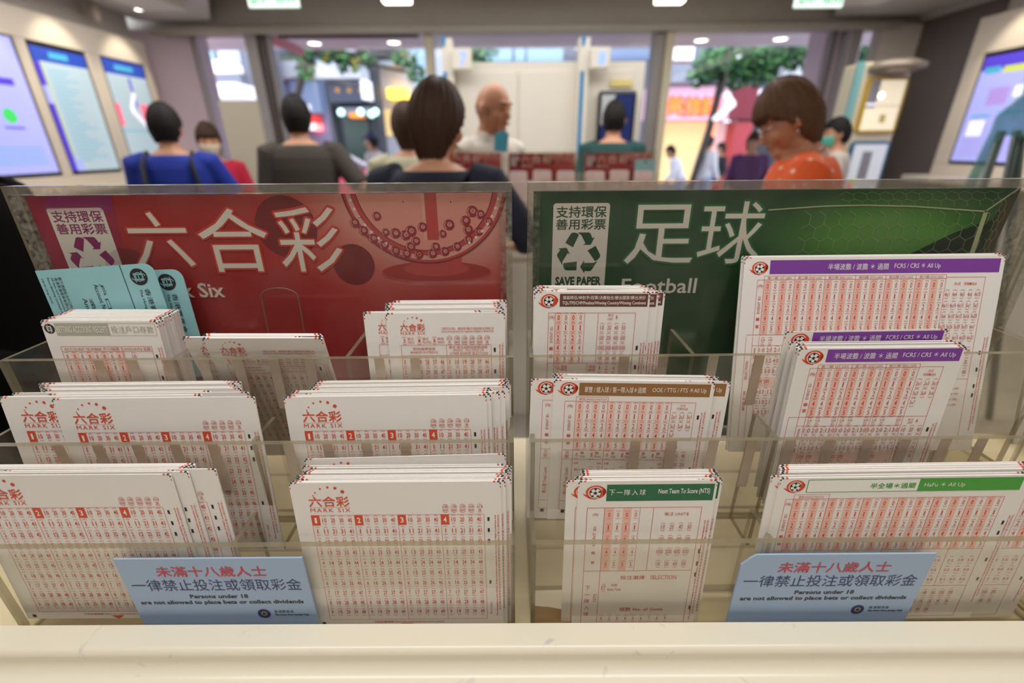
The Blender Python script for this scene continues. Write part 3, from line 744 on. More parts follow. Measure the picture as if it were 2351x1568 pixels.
strap(o, [(-.17, -.15, .95), (-.14, -.155, 1.2), (-.135, -.12, 1.37), (-.12, -.01, 1.43), (-.11, .10, 1.36)], M_strap, .026)
strap(o, [(.20, -.12, .92), (.13, -.15, 1.2), (.11, -.12, 1.38), (.10, -.01, 1.43), (.10, .10, 1.36)], M_strap, .026)
person('a', 472, 291, 3.9, 204, 'masked person in a crimson t-shirt behind the one in royal blue', MS_red, 'fringe', M_hairB, mask=M_maskc, head=(6, 6), vox=.011)
person('a', 932, 246, 2.9, 8, 'person in a sage green jacket standing behind the brown bob', MS_green, 'bob', M_hairB, head=(16, 2), sleeve=1.0, vox=.011, build=1.1)
person('a', 1413, 233, 3.7, -12, 'person in a dark teal t-shirt facing the phone display', MS_teal, 'crop', build=1.05, vox=.011)
o, hd, up, HC = person('a', 1940, 272, 4.15, 62, 'person in a stone shirt and teal mask beside the display cabinet', MS_stone, 'short', mask=M_maskt, head=(10, 8), vox=.011, sleeve=.48)
strap(o, [(.13, -.08, 1.0), (.16, -.06, 1.25), (.155, .0, 1.425), (.13, .1, 1.3), (.10, .12, 1.05)], M_strap, .03)
o, hd, up, HC = person('a', -20, 92, 1.02, -70, 'person in a black jacket standing close by the red dispenser, head out of frame', MS_black, 'bob', M_hairK, sleeve=1.0, build=1.1, vox=.010,
       arms={1: ((.27, .0, 1.10), (.20, .22, .98)), -1: ((-.30, .05, 1.10), (-.22, .24, 1.0))}, trousers=MS_black, xoff=-.24)
p = [at(*q, 4.02) for q in ((1900, 398), (1924, 376), (1930, 380), (1912, 410), (1898, 412))]
tag(MB().prism([tuple(v-p[0]) for v in p], (0, .01, 0)).build('folder', mat('orange_folder', (206, 74, 40), .5), loc=p[0]), 'orange folder held before the chest of the person in the teal mask', 'folder')
# outside
o, hd, up, HC = person('a', 853, 306, 7.4, 80, 'person in a white shirt and blue cap passing the red taxi outside', MS_white, 'short', vox=.013, sleeve=.9, trousers=M_jeans)
m = MB(); m.ell(HC+Vector((0, -.005, .055)), (.09, .108, .075), None, 24, 12); m.prism([hd(HC+Vector(p)) for p in ((-.07, .08, .05), (.07, .08, .05), (.05, .17, .035), (-.05, .17, .035))], (0, 0, .008)); m.build('cap', mat('cap_blue', (70, 80, 120), .8), o, smooth=True)
person('a', 1733, 308, 6.4, 165, 'person in a purple top outside, beyond the face of the one in orange', MS_purple, 'bob', M_hairB, vox=.012, sleeve=.8, build=1.1)
person('a', 1572, 328, 9.0, 75, 'stooping passer-by in a white shirt and pale jeans in the street', MS_white, 'short', trousers=M_jeans, lean=22, vox=.014, sleeve=.9, arms={1: ((.25, .1, 1.12), (.2, .3, 1.0)), -1: ((-.25, .1, 1.12), (-.2, .3, 1.0))})
person('a', 1630, 314, 9.4, -60, 'passer-by in a long white shirt right behind the leaning tree trunk', MS_white, 'short', trousers=M_jeans, vox=.014, sleeve=1.0)
person('a', 1659, 330, 9.8, 100, 'passer-by in a dark top and red shorts by the red shop post', MS_dark, 'bob', trousers=mat('red_shorts', (214, 30, 48), .8), vox=.014, sleeve=.8)

# ================================================================ STREET
M_road = mat('asphalt', (120, 120, 126), .8, noise=.1, nscale=8); M_pave = mat('paving', (178, 172, 168), .8, noise=.08, nscale=6)
struct(MB().box((-25, YG+.15, -.15), (25, 9.9, -.02)).build('ground_pavement', M_pave))
struct(MB().box((-40, 9.9, -.3), (40, 13.5, -.12)).build('ground_road', M_road))
struct(MB().box((-40, 13.5, -.3), (40, 30, -.02)).build('ground_far_pavement', M_pave))
struct(MB().box((-6, YG+.12, 2.74), (7, 8.0, 3.0)).build('ceiling_canopy', M_lav, bevel=.02))
struct(MB().box((-3.9, YG+.12, 0), (-3.6, 6.4, 2.74)).build('wall_entrance', M_lav))
pl = at(1890, 80, 6.0)
struct(MB().box((pl.x-.10, 5.75, 0), (pl.x+.30, 6.1, 2.74)).build('wall_column', M_lav, bevel=.02))
def on_plane(px, py, z):
    d = ray(px, py); return _C+d*((z-CAMZ)/d.z)
for px, py, lab in ((722, 98, 'lit canopy downlight above the person in charcoal, first from the entrance post'), (904, 96, 'lit canopy downlight above the brown bob'), (1610, 91, 'lit canopy downlight by the cream post, over the tree crown'), (1792, 88, 'lit canopy downlight above the one in orange'),
                    (2045, 92, 'dim canopy downlight seen past the steel wall')):
    p = on_plane(px, py, 2.739); downlight(p.x, p.y, 2.739, lab, 'canopy downlights', .085)

def tree(px, D, trunk_pts, crowns, label, seed, leafm, nleaf):
    rnd = random.Random(seed); base = at(px, 400, D)
    o = empty('street_tree', (base.x, D, -.02), 0, label, 'tree')
    M_trunk = mat('bark', (70, 60, 58), .9, noise=.2)
    off = Vector((base.x, D, -.02)); pts = [at(x, y, D)-off for x, y in trunk_pts]; pts = [Vector((pts[0].x-(pts[1].x-pts[0].x)*.9, 0, 0))]+pts
    m = MB(); m.tube(pts, [.09]+[.065]*(len(pts)-2)+[.045], 12)
    for cx, cy, cr in crowns:
        c = at(cx, cy, D)-off; m.tube([pts[-2], pts[-1], c], [.05, .045, .02], 8)
    m.build('trunk', M_trunk, o, smooth=True)
    m = MB()
    for cx, cy, cr in crowns:
        c = at(cx, cy, D)-off; R = cr*D/1045/1.1
        for _ in range(int(nleaf*cr*cr/2500)):
            while True:
                d = Vector((rnd.uniform(-1, 1), rnd.uniform(-1, 1), rnd.uniform(-1, 1)))
                if d.length < 1: break
            p = c+Vector((d.x*R, d.y*R*.9, d.z*R*.75)); s = rnd.uniform(.05, .10)
            a = Vector((rnd.uniform(-1, 1), rnd.uniform(-1, 1), rnd.uniform(-1, 1))).normalized(); b = a.orthogonal().normalized()
            m.add([p-a*s, p+b*s*.5, p+a*s, p-b*s*.5], [(0, 1, 2, 3)], rnd.randrange(len(leafm)))
    m.build('foliage', leafm, o)
LG = [mat('leaf_dark', (30, 70, 46), .6), mat('leaf_mid', (56, 112, 64), .6), mat('leaf_light', (104, 158, 90), .6)]
tree(1595, 9.3, [(1592, 410), (1628, 300), (1652, 205), (1662, 150)], [(1640, 150, 46), (1700, 135, 60), (1765, 130, 52), (1830, 125, 45), (1610, 175, 30), (1740, 165, 40), (1895, 115, 40), (1690, 180, 30), (1985, 122, 30)], 'leafy street tree with a slanting trunk outside, beside the lit chevron', 3, LG, 330)
tree(700, 10.0, [(672, 410), (680, 230), (700, 150), (722, 118)], [(700, 125, 30), (760, 118, 34), (800, 150, 26), (700, 165, 22), (840, 135, 22), (930, 130, 28), (955, 170, 22)], 'street tree spreading its branches outside, beyond the one in charcoal', 5, LG*3+[mat('leaf_yellow', (190, 160, 60), .6)], 260)
tree(1110, 11.0, [(1150, 410), (1120, 200), (1112, 140)], [(1110, 122, 32), (1075, 118, 24)], 'street tree whose crown shows over the white kiosk', 9, LG, 260)

# red taxi
M_car = mat('taxi_red', (226, 24, 70), .25, spec=.7); M_win = mat('car_glass', (34, 46, 58), .1); M_tyre = mat('tyre', (24, 24, 26), .8); M_roof = mat('taxi_silver', (222, 208, 216), .3)
e = at(884, 350, 11.0); CX = e.x-2.2
o = empty('taxi', (CX, 11.0, -.12), 0, 'red taxi with a pale roof in the street outside', 'car')
prof = [(-2.2, .35), (-2.2, .80), (-2.05, .95), (-1.55, 1.02), (-1.0, 1.08), (-.95, 1.10), (1.2, 1.08), (1.9, .98), (2.15, .85), (2.2, .35)]
MB().prism([(x, -.82, z) for x, z in prof], (0, 1.64, 0)).build('body', M_car, o, bevel=.06, seg=3)
cabin = [(-1.15, 1.06), (-.62, 1.50), (.75, 1.52), (1.55, 1.06)]
MB().prism([(x, -.74, z) for x, z in cabin], (0, 1.48, 0)).build('window', M_win, o, bevel=.05, seg=3)
m = MB()
for y in (-.76, .70):
    m.tube([(-1.15, y+.03, 1.08), (-.64, y+.03, 1.50), (.76, y+.03, 1.52), (1.6, y+.03, 1.06)], .055, 8)
    m.tube([(.05, y+.03, 1.05), (.05, y+.03, 1.5)], .035, 8)
m.box((-.64, -.74, 1.50), (.76, .74, 1.56)); m.build('roof', M_roof, o, smooth=False)
MB().box((-.15, -.18, 1.56), (.15, .18, 1.68)).build('roof_sign', MS_white, o, bevel=.02)
for x in (-1.4, 1.4):
    for y in (-.8, .62): MB().tube([(x, y, .32), (x, y+.18, .32)], .32, 24).build('wheel', M_tyre, o)

# buildings across the street
FY = 14.0
def fx(px, py=250): return at(px, py, FY).x
def fz(py, px=1175): return at(px, py, FY).z
def shop(name, label, px0, px1, wallm, parts, ztop=9.0, dy=0, cat='building'):
    x0, x1 = at(px0, 250, FY+dy).x, at(px1, 250, FY+dy).x; c = (x0+x1)/2
    o = empty(name, (c, FY+dy, 0), 0, label, cat)
    MB().box((x0-c, 0, 0), (x1-c, .6, ztop)).build('wall', wallm, o)
    for nm, a0, b0, a1, b1, m, dep in parts:
        u, v = at(a0, b0, FY+dy), at(a1, b1, FY+dy)
        MB().box((u.x-c, -dep, v.z), (v.x-c, .02, u.z)).build(nm, m, o)
    return o, c
W_sky = mat('glass_facade', (176, 210, 232), .2, spec=.6); W_white = mat('render_white', (206, 206, 216), .7); W_grey = mat('facade_grey', (128, 130, 144), .7); W_dark = mat('facade_dark', (52, 56, 66), .6)
W_pink = mat('sign_pink', (238, 186, 210), emit=.35); W_red = mat('sign_red', (130, 20, 46), emit=.05); W_or = mat('sign_orange', (255, 140, 40), emit=.9); W_gl = mat('shop_glow', (250, 214, 150), emit=.55)
W_whl = mat('sign_white_lit', (250, 248, 255), emit=.9); W_bll = mat('sign_blue_lit', (70, 110, 230), emit=.8); W_redl = mat('sign_scarlet_lit', (255, 50, 50), emit=.7); W_grn = mat('facade_green', (70, 100, 92), .6); W_yl = mat('bulb_yellow', (255, 200, 70), emit=3)
W_lb = mat('facade_lightblue', (150, 168, 204), .5)
shop('building', 'pale building with blue windows and white awnings seen in the first pane', 380, 640, W_grey, [
    ('window', 452, 118, 496, 148, W_sky, .05), ('window', 500, 112, 556, 145, W_white, .06), ('awning', 505, 150, 560, 172, W_whl, .8), ('sign_panel', 495, 172, 570, 200, W_grey, .3), ('awning', 490, 200, 590, 230, W_whl, .9),
    ('side_sign', 458, 168, 492, 196, W_whl, 1.0), ('red_sign', 468, 196, 500, 255, W_red, 1.0), ('shop_front', 470, 262, 560, 420, W_gl, .05), ('lamp_box', 484, 258, 500, 276, W_yl, .5)])
shop('building', 'pale blue shop building with a lit white panel beyond the one in charcoal', 640, 752, W_lb, [
    ('window', 610, 120, 690, 190, W_grn, .05), ('awning', 620, 150, 735, 185, W_white, .7), ('sign_panel', 680, 190, 745, 262, W_lb, .5), ('lit_sign', 700, 244, 730, 258, W_whl, .6), ('red_box', 702, 268, 742, 300, W_redl, .5), ('lamp_box', 724, 285, 742, 300, W_whl, .7), ('side_sign', 632, 232, 648, 270, W_redl, .8)], dy=1.6)
o, c = shop('building', 'dark shop building with a navy signboard behind the tree', 752, 868, W_dark, [
    ('window', 740, 112, 800, 160, W_grn, .05), ('column', 790, 112, 822, 148, W_white, .3), ('awning', 750, 152, 850, 188, W_white, .8), ('signboard', 766, 192, 842, 238, mat('navy_board', (66, 70, 92), .5), .5),
    ('door_glass', 785, 262, 862, 420, mat('shop_interior', (52, 74, 66), .3), .05), ('side_banner', 842, 190, 858, 232, W_whl, .6), ('post', 762, 240, 790, 420, W_grey, .3), ('fascia', 790, 250, 860, 268, W_grey, .4), ('orange_sign', 815, 262, 842, 272, W_or, .5)])
for k in range(3):
    a = at(775+27*k, 207, FY-.5); P = Print(); P.disc(0, 0, 70, W_yl if 0 else mat('gold_mark', (190, 140, 70), .5), 1, n=12); q = P.build('sign_mark', o); q.location = (a.x-c, -.51, a.z)
for k, (x, y) in enumerate(((783, 258), (828, 257), (853, 262), (862, 257))):
    a = at(x, y, FY-.7); MB().ell((a.x-c, -.7, a.z), (.09, .09, .09), None, 12, 8).build('lamp', mat('lamp_mint', (190, 240, 230), emit=2.5), o)
shop('building', 'white corner building with yellow lights and a bright doorway', 868, 1030, W_white, [
    ('window', 820, 112, 920, 142, W_dark, .05), ('cornice', 856, 146, 935, 156, W_white, .5), ('lit_sign', 895, 205, 940, 228, W_yl, .4), ('door', 874, 252, 903, 312, W_gl, .05), ('window', 945, 112, 1000, 200, W_sky, .05)], dy=1.6)
shop('building', 'glass fronted building showing above the white kiosk', 1030, 1500, W_grey, [
    ('window', 1100, 112, 1176, 141, W_sky, .05), ('window', 1182, 112, 1205, 141, W_sky, .05), ('window', 1210, 112, 1292, 141, W_sky, .05), ('window', 1380, 112, 1500, 138, W_lb, .05), ('sign_panel', 1320, 108, 1376, 114, W_whl, .3),
    ('lit_shop', 1482, 275, 1500, 400, W_gl, .05)], dy=3.4)
o, c = shop('shop', 'shop with an orange lettered pink sign and a bright yellow window', 1500, 1665, W_grey, [
    ('band', 1545, 112, 1585, 140, W_whl, .2), ('red_band', 1545, 146, 1580, 157, W_red, .25), ('canopy', 1500, 160, 1660, 200, mat('canopy_grey', (150, 152, 168), .6), 1.0), ('signboard', 1480, 206, 1646, 277, W_pink, .7),
    ('shop_window', 1490, 280, 1622, 420, W_gl, .05), ('red_panel', 1655, 206, 1702, 276, W_red, .7), ('pink_window', 1628, 280, 1672, 400, mat('pink_glow', (250, 206, 206), emit=.5), .05), ('red_post', 1668, 282, 1684, 410, mat('red_paint', (190, 60, 70), .5), .6)], cat='shop')
for k, t in enumerate('鳳英信記'):
    a, b = at(1492+41*k, 224, FY-.72), at(1526+41*k, 263, FY-.72); P = Print(); w_, h_ = (b.x-a.x)*1000, (a.z-b.z)*1000
    P.l0 = 0; P.text(t, -w_*.06, -h_*.06, w_*1.06, h_*1.06, W_redl, 1, .05); P.text(t, 0, 0, w_, h_, W_or, 60, .025); q = P.build('sign_letter', o); q.location = (a.x-c, -.72, a.z)
shop('building', 'dark building with round blue lit signs beside the red panel', 1700, 2200, W_dark, [
    ('sign', 1712, 214, 1732, 272, W_whl, .9), ('blue_sign', 1708, 226, 1722, 258, W_bll, 1.0), ('window', 1835, 145, 1900, 200, W_sky, .05), ('sign_panel', 1790, 140, 1850, 180, W_white, .4), ('window', 1740, 200, 1850, 330, W_grey, .1), ('post', 1690, 282, 1722, 420, W_dark, .6)], dy=1.9)
# the lit white chevron
a, b, c_, = at(1668, 213, 8.6), at(1688, 240, 8.6), at(1640, 277, 8.6)
o = MB(); p = [at(x, y, 8.6) for x, y in ((1662, 216), (1672, 209), (1690, 234), (1690, 242), (1650, 277), (1636, 276), (1640, 268), (1674, 238))]
q = o.prism(p, (0, .05, 0)).build('chevron_sign', W_whl, bevel=.01); tag(q, 'glowing white chevron sign hanging in the street before the pink shop', 'sign')
p = at(1660, 212, 8.64)
MB().tube([(p.x, 8.625, p.z-.02), (p.x, 8.625, p.z+2.2)], .012, 8).build('hanger', M_dsteel, q)
# ================================================================ COUNTER WITH FRONT LIP
M_lam = mat('cream_laminate', (232, 224, 202), .33, noise=.03, nscale=5)
M_lip_ = bpy.data.materials.new('cream_lip'); M_lip_.use_nodes = True; nt = M_lip_.node_tree; pb = nt.nodes['Principled BSDF']; pb.inputs['Roughness'].default_value = .28
tc = nt.nodes.new('ShaderNodeTexCoord'); n1 = nt.nodes.new('ShaderNodeTexNoise'); n1.inputs['Scale'].default_value = 26; n1.inputs['Detail'].default_value = 6; n1.inputs['Distortion'].default_value = 1.6
cr = nt.nodes.new('ShaderNodeValToRGB'); cr.color_ramp.elements[0].position = .655; cr.color_ramp.elements[0].color = S(230, 222, 202); cr.color_ramp.elements[1].position = .72; cr.color_ramp.elements[1].color = S(206, 198, 190)
nt.links.new(tc.outputs['Object'], n1.inputs['Vector']); nt.links.new(n1.outputs['Fac'], cr.inputs[0]); nt.links.new(cr.outputs[0], pb.inputs['Base Color'])
M_coun = mat('beige_laminate', (226, 210, 172), .35, noise=.05, nscale=7)
o = empty('service_counter', (0, .30, 0), 0, 'cream laminate counter with a rounded front lip carrying the ticket dispensers', 'counter')
MB().box((-.74, -.012, .905), (.96, .34, .950)).build('worktop', M_coun, o, bevel=.004)
MB().box((-.72, .05, 0), (.94, .32, .905)).build('cabinet', M_white, o)
# rounded lip running down through a cove into the writing ledge: profile in y,z (relative to y=.30)
pr = [(-.006, .951), (-.006, .9795)]+[(-.0255-.0065*math.sin(math.pi/2*i/8), .973+.0065*math.cos(math.pi/2*i/8)) for i in range(9)]
pr += [(-.044+.012*math.cos(math.pi/2*i/10), .968-.012*math.sin(math.pi/2*i/10)) for i in range(11)]+[(-.46, .956), (-.46, .926), (-.03, .926), (-.03, .951)]
m = MB(); zl, zr = .0036, -.0036
L = [(-.74, y, z+zl) for y, z in pr]; R = [(.96, y, z+zr) for y, z in pr]; k = len(pr)
m.add(L+R, [tuple(range(k-1, -1, -1)), tuple(range(k, 2*k))]+[(i, (i+1) % k, k+(i+1) % k, k+i) for i in range(k)])
q = m.build('front_lip', M_lip_, o, smooth=True); q.data.set_sharp_from_angle(angle=math.radians(35))

# ================================================================ DISPENSERS
A_clear = clear_mat('clear_acrylic', (.985, .978, .955), .07, (222, 212, 196), gloss=.05, rough=.05, nscale=26)
A_back = clear_mat('poster_acrylic', (.985, .98, .965), .03, (214, 206, 196), gloss=.05, rough=.06, nscale=20)
A_edge = clear_mat('acrylic_edge', (.72, .68, .58), .18, (168, 158, 132), gloss=.08, rough=.2, nscale=60, opac=.50, trans=.4)
A_topedge = clear_mat('acrylic_top_strip', (.93, .92, .90), .22, (196, 190, 184), gloss=.08, rough=.15, nscale=120, opac=.14)
A_frost = clear_mat('glued_edge', (.86, .85, .80), .55, (206, 202, 192), gloss=.06, rough=.2, nscale=210, opac=.0, trans=.4)
A_rib = clear_mat('frosted_strip', (.80, .74, .66), .10, (244, 230, 216), gloss=.04, rough=.3, nscale=50, opac=.74, trans=.35)
TYS = (.305, .347, .393); TZS = (1.069, 1.150, 1.2145); TF = (.957, 1.0145, 1.075); PY = .4625; TP = .0055
def dispenser(x0, x1, divs, ribs, label):
    o = empty('slip_dispenser', (x0, .305, .950), 0, label, 'dispenser', 'clear slip dispensers on the counter')
    O = Vector((x0, .305, .950))
    def B(m, nm, mats): 
        m.v = [tuple(Vector(v)-O) for v in m.v]; return m.build(nm, mats, o)
    for k in range(3):
        zb_ = .951 if k == 0 else TF[k-1]
        B(MB().sheet((x0+.004, TYS[k], zb_), (x1-.004, TYS[k]+TP, TZS[k]), 1), 'front_panel', [A_clear, A_edge])
        yb = TYS[k+1] if k < 2 else PY
        B(MB().sheet((x0+.004, TYS[k]+TP, TF[k]-.004), (x1-.004, yb, TF[k]), 2), 'floor_plate', [A_clear, A_edge])
        for d in divs[k]:
            B(MB().sheet((d-.002, TYS[k]+TP, TF[k]), (d+.002, yb, TZS[k]), 0), 'divider', [A_clear, A_edge])
        for c, wd in ribs[k]:
            B(MB().box((c-wd/2, TYS[k]+TP, TZS[k]-.058), (c+wd/2, TYS[k]+TP+.0012, TZS[k]-.002)), 'frosted_strip', [A_rib])
    prof = [(.305, .951), (.305, 1.069), (.347, 1.069), (.347, 1.150), (.393, 1.150), (.393, 1.2145), (PY, 1.2145), (PY, .951)]
    for x in (x0, x1-.004):
        B(MB().prism([(x, y, z) for y, z in prof], (.004, 0, 0), 0, 1), 'side_wall', [A_clear, A_edge])
    B(MB().sheet((x0, PY, .951), (x1, PY+.003, 1.3675), 1), 'poster_holder', [A_back, A_edge])
    B(MB().sheet((x0, .474, .951), (x1, .477, 1.3675), 1), 'back_panel', [A_clear, A_edge])
    B(MB().box((x0, PY+.003, 1.3590), (x1, .474, 1.3675)), 'top_strip', [A_topedge])
    for x, wd in ((x0, .0125), (x1-.0125, .0125)): B(MB().box((x, PY+.003, .951), (x+wd, .474, 1.3590)), 'glued_edge', [A_frost])
    return o
def px_x(pxs, py, y): return [at(p, py, y).x for p in pxs]
DL0, DL1, DR0, DR1 = -.4915, .0010, .0165, .5240
ribsL = ([], [(x, .0092) for x in px_x((129, 220, 311, 399, 486, 660, 751, 841, 930), 1035, .35)], [(x, .0092) for x in px_x((220, 298, 381, 462, 542, 625, 708, 869, 952), 835, .396)])
ribsR = ([], [(x, .0092) for x in px_x((1460, 1544, 1640, 1728, 1817, 1908, 1997, 2081, 2174, 2257), 1028, .35)], [(x, .0092) for x in px_x((1435, 1524, 1640, 1746), 832, .396)])
DLO = dispenser(DL0, DL1, ([-.255], [-.241], [-.326, -.159]), ribsL, 'clear stepped acrylic slip dispenser holding the red poster')
DRO = dispenser(DR0, DR1, ([.2355], [.2447], [.1747]), ribsR, 'clear stepped acrylic slip dispenser holding the dark green poster')
DXO = dispenser(.5310, .90, ([], [], []), ([], [], []), 'clear acrylic slip dispenser cut by the frame beyond the green one')

M_tornw = mat('torn_white', (226, 216, 190), .8, noise=.06); M_tornb = mat('torn_brown', (150, 116, 76), .8, noise=.12, nscale=50)
zf = TF[0]+.0004
tw = [on_plane(x, y, zf) for x, y in ((1224, 1356), (1312, 1354), (1304, 1402), (1262, 1394), (1224, 1391))]; tb_ = [on_plane(x, y, zf) for x, y in ((1224, 1391), (1262, 1394), (1304, 1402), (1306, 1440), (1224, 1440))]
o = MB().prism([tuple(v-tw[0]) for v in tw[::-1]], (0, 0, .0003)).build('torn_label', M_tornw, loc=tw[0]); tag(o, 'torn paper label stuck to the dispenser floor beside the green-headed slips', 'label')
MB().prism([tuple(v-tw[0]) for v in tb_[::-1]], (0, 0, .0003)).build('brown_backing', M_tornb, o)

# ================================================================ POSTERS
K = lambda n, c, r=.45: mat('ink_'+n, c, r)
I_wht = K('white', (226, 218, 208)); I_crim = K('crimson', (150, 30, 62)); I_plum = K('plum', (140, 40, 100)); I_red = K('red', (168, 38, 40)); I_dred = K('deep_red', (122, 30, 38)); I_out = K('outline_red', (205, 60, 40))
I_pink = K('rose', (220, 146, 134)); I_pink2 = K('pale_rose', (220, 160, 150)); I_ball = K('ball_red', (150, 36, 50)); I_mid = K('mid_red', (190, 66, 66)); I_blk = K('black', (32, 30, 30)); I_blk2 = K('soft_black', (58, 54, 54))
I_grn = K('green', (34, 76, 44)); I_grn2 = K('field_green', (66, 118, 48)); I_dgrn = K('stand_dark', (30, 46, 34)); I_net = K('net', (140, 158, 112)); I_post = K('post', (176, 180, 140)); I_glow = K('outline_green', (30, 110, 60)); I_brn = K('stand_brown', (64, 58, 40))
def poster_paper(name, cols, centre, radius):
    m = bpy.data.materials.new(name); m.use_nodes = True; nt = m.node_tree; p = nt.nodes['Principled BSDF']; p.inputs['Roughness'].default_value = .5
    tc = nt.nodes.new('ShaderNodeTexCoord'); mp = nt.nodes.new('ShaderNodeMapping'); mp.inputs['Location'].default_value = (-centre[0]/radius[0], 0, centre[1]/radius[1]); mp.inputs['Scale'].default_value = (1/radius[0], 0, 1/radius[1])
    g = nt.nodes.new('ShaderNodeTexGradient'); g.gradient_type = 'SPHERICAL'; r = nt.nodes.new('ShaderNodeValToRGB'); nz = nt.nodes.new('ShaderNodeTexNoise'); nz.inputs['Scale'].default_value = 9
    r.color_ramp.elements[0].color = S(*cols[0]); r.color_ramp.elements[1].color = S(*cols[-1]); r.color_ramp.elements[0].position = .0; r.color_ramp.elements[1].position = .7
    for i, c in enumerate(cols[1:-1]): e = r.color_ramp.elements.new(.7*(i+1)/(len(cols)-1)); e.color = S(*c)
    ad = nt.nodes.new('ShaderNodeMath'); ad.operation = 'MULTIPLY_ADD'; ad.inputs[1].default_value = .16; ad.inputs[2].default_value = -.08; sm = nt.nodes.new('ShaderNodeMath'); sm.operation = 'ADD'
    nt.links.new(tc.outputs['Object'], mp.inputs[0]); nt.links.new(mp.outputs[0], g.inputs[0]); nt.links.new(tc.outputs['Object'], nz.inputs['Vector']); nt.links.new(nz.outputs['Fac'], ad.inputs[0])
    nt.links.new(g.outputs['Fac'], sm.inputs[0]); nt.links.new(ad.outputs[0], sm.inputs[1]); nt.links.new(sm.outputs[0], r.inputs[0]); nt.links.new(r.outputs[0], p.inputs['Base Color'])
    return m
M_redp = poster_paper('red_poster_print', [(164, 34, 36), (176, 44, 44), (196, 96, 88), (218, 158, 146)], (.40, .0), (.23, .17))
M_grnp = poster_paper('green_poster_print', [(34, 74, 44), (36, 82, 44), (58, 110, 46), (84, 140, 56)], (.36, .05), (.17, .07))
def rrp(x0, y0, x1, y1, r, n=5): return [(x, y) for x, y in rrect(x0, y0, x1, y1, r, n)]
def recycle(P, cx, cy, s, m, bg, l=3):
    for k in range(3):
        a = math.radians(120*k); c, d = math.cos(a), math.sin(a)
        T = lambda x, y: (cx+s*(x*c-y*d), cy+s*(x*d+y*c))
        P.poly([T(*q) for q in ((-.69, -.50), (-.46, -.90), (-.39, -.97), (-.28, -.985), (-.14, -.95), (-.05, -.88), (-.31, -.28))], m, l)          # rising arm
        P.poly([T(*q) for q in ((-.12, -.985), (.42, -.985), (.50, -.93), (.60, -.71), (.71, -.77), (.54, -.40), (.16, -.40), (.28, -.47), (.06, -.86))], m, l+.2)  # arm with arrow head
def eco_box(P, x0, y0, x1, y1, m):
    P.poly(rrp(x0, y0, x1, y1, 3), I_wht, 2); w = x1-x0; u = w/56.6
    P.text('支持環保', x0+3*u, y0+3*u, x0+53.5*u, y0+14*u, m, 3, .02); P.text('善用彩票', x0+3.3*u, y0+15.5*u, x0+53.5*u, y0+26*u, m, 3, .022)
    recycle(P, x0+28*u, y0+50*u, 21.5*u, m, I_wht)
    P.text('SAVE PAPER', x0+4*u, y0+75*u, x0+53*u, y0+85*u, m, 3, .045)
def ball(P, x, y, r, rnd):
    b = rnd.random()*.5; P.disc(x, y, r, I_ball, 6+b, n=18); P.disc(x+r*.1, y-r*.1, r*.42, I_pink2, 7+b, n=14); P.ctext(str(rnd.randint(1, 49)), x+r*.1, y-r*.1, r*.5, r*.52, I_ball, 8+b, .02)
    P.arc(x, y, r*.72, r*.86, 2.2, 4.0, I_pink2, 7, 8)
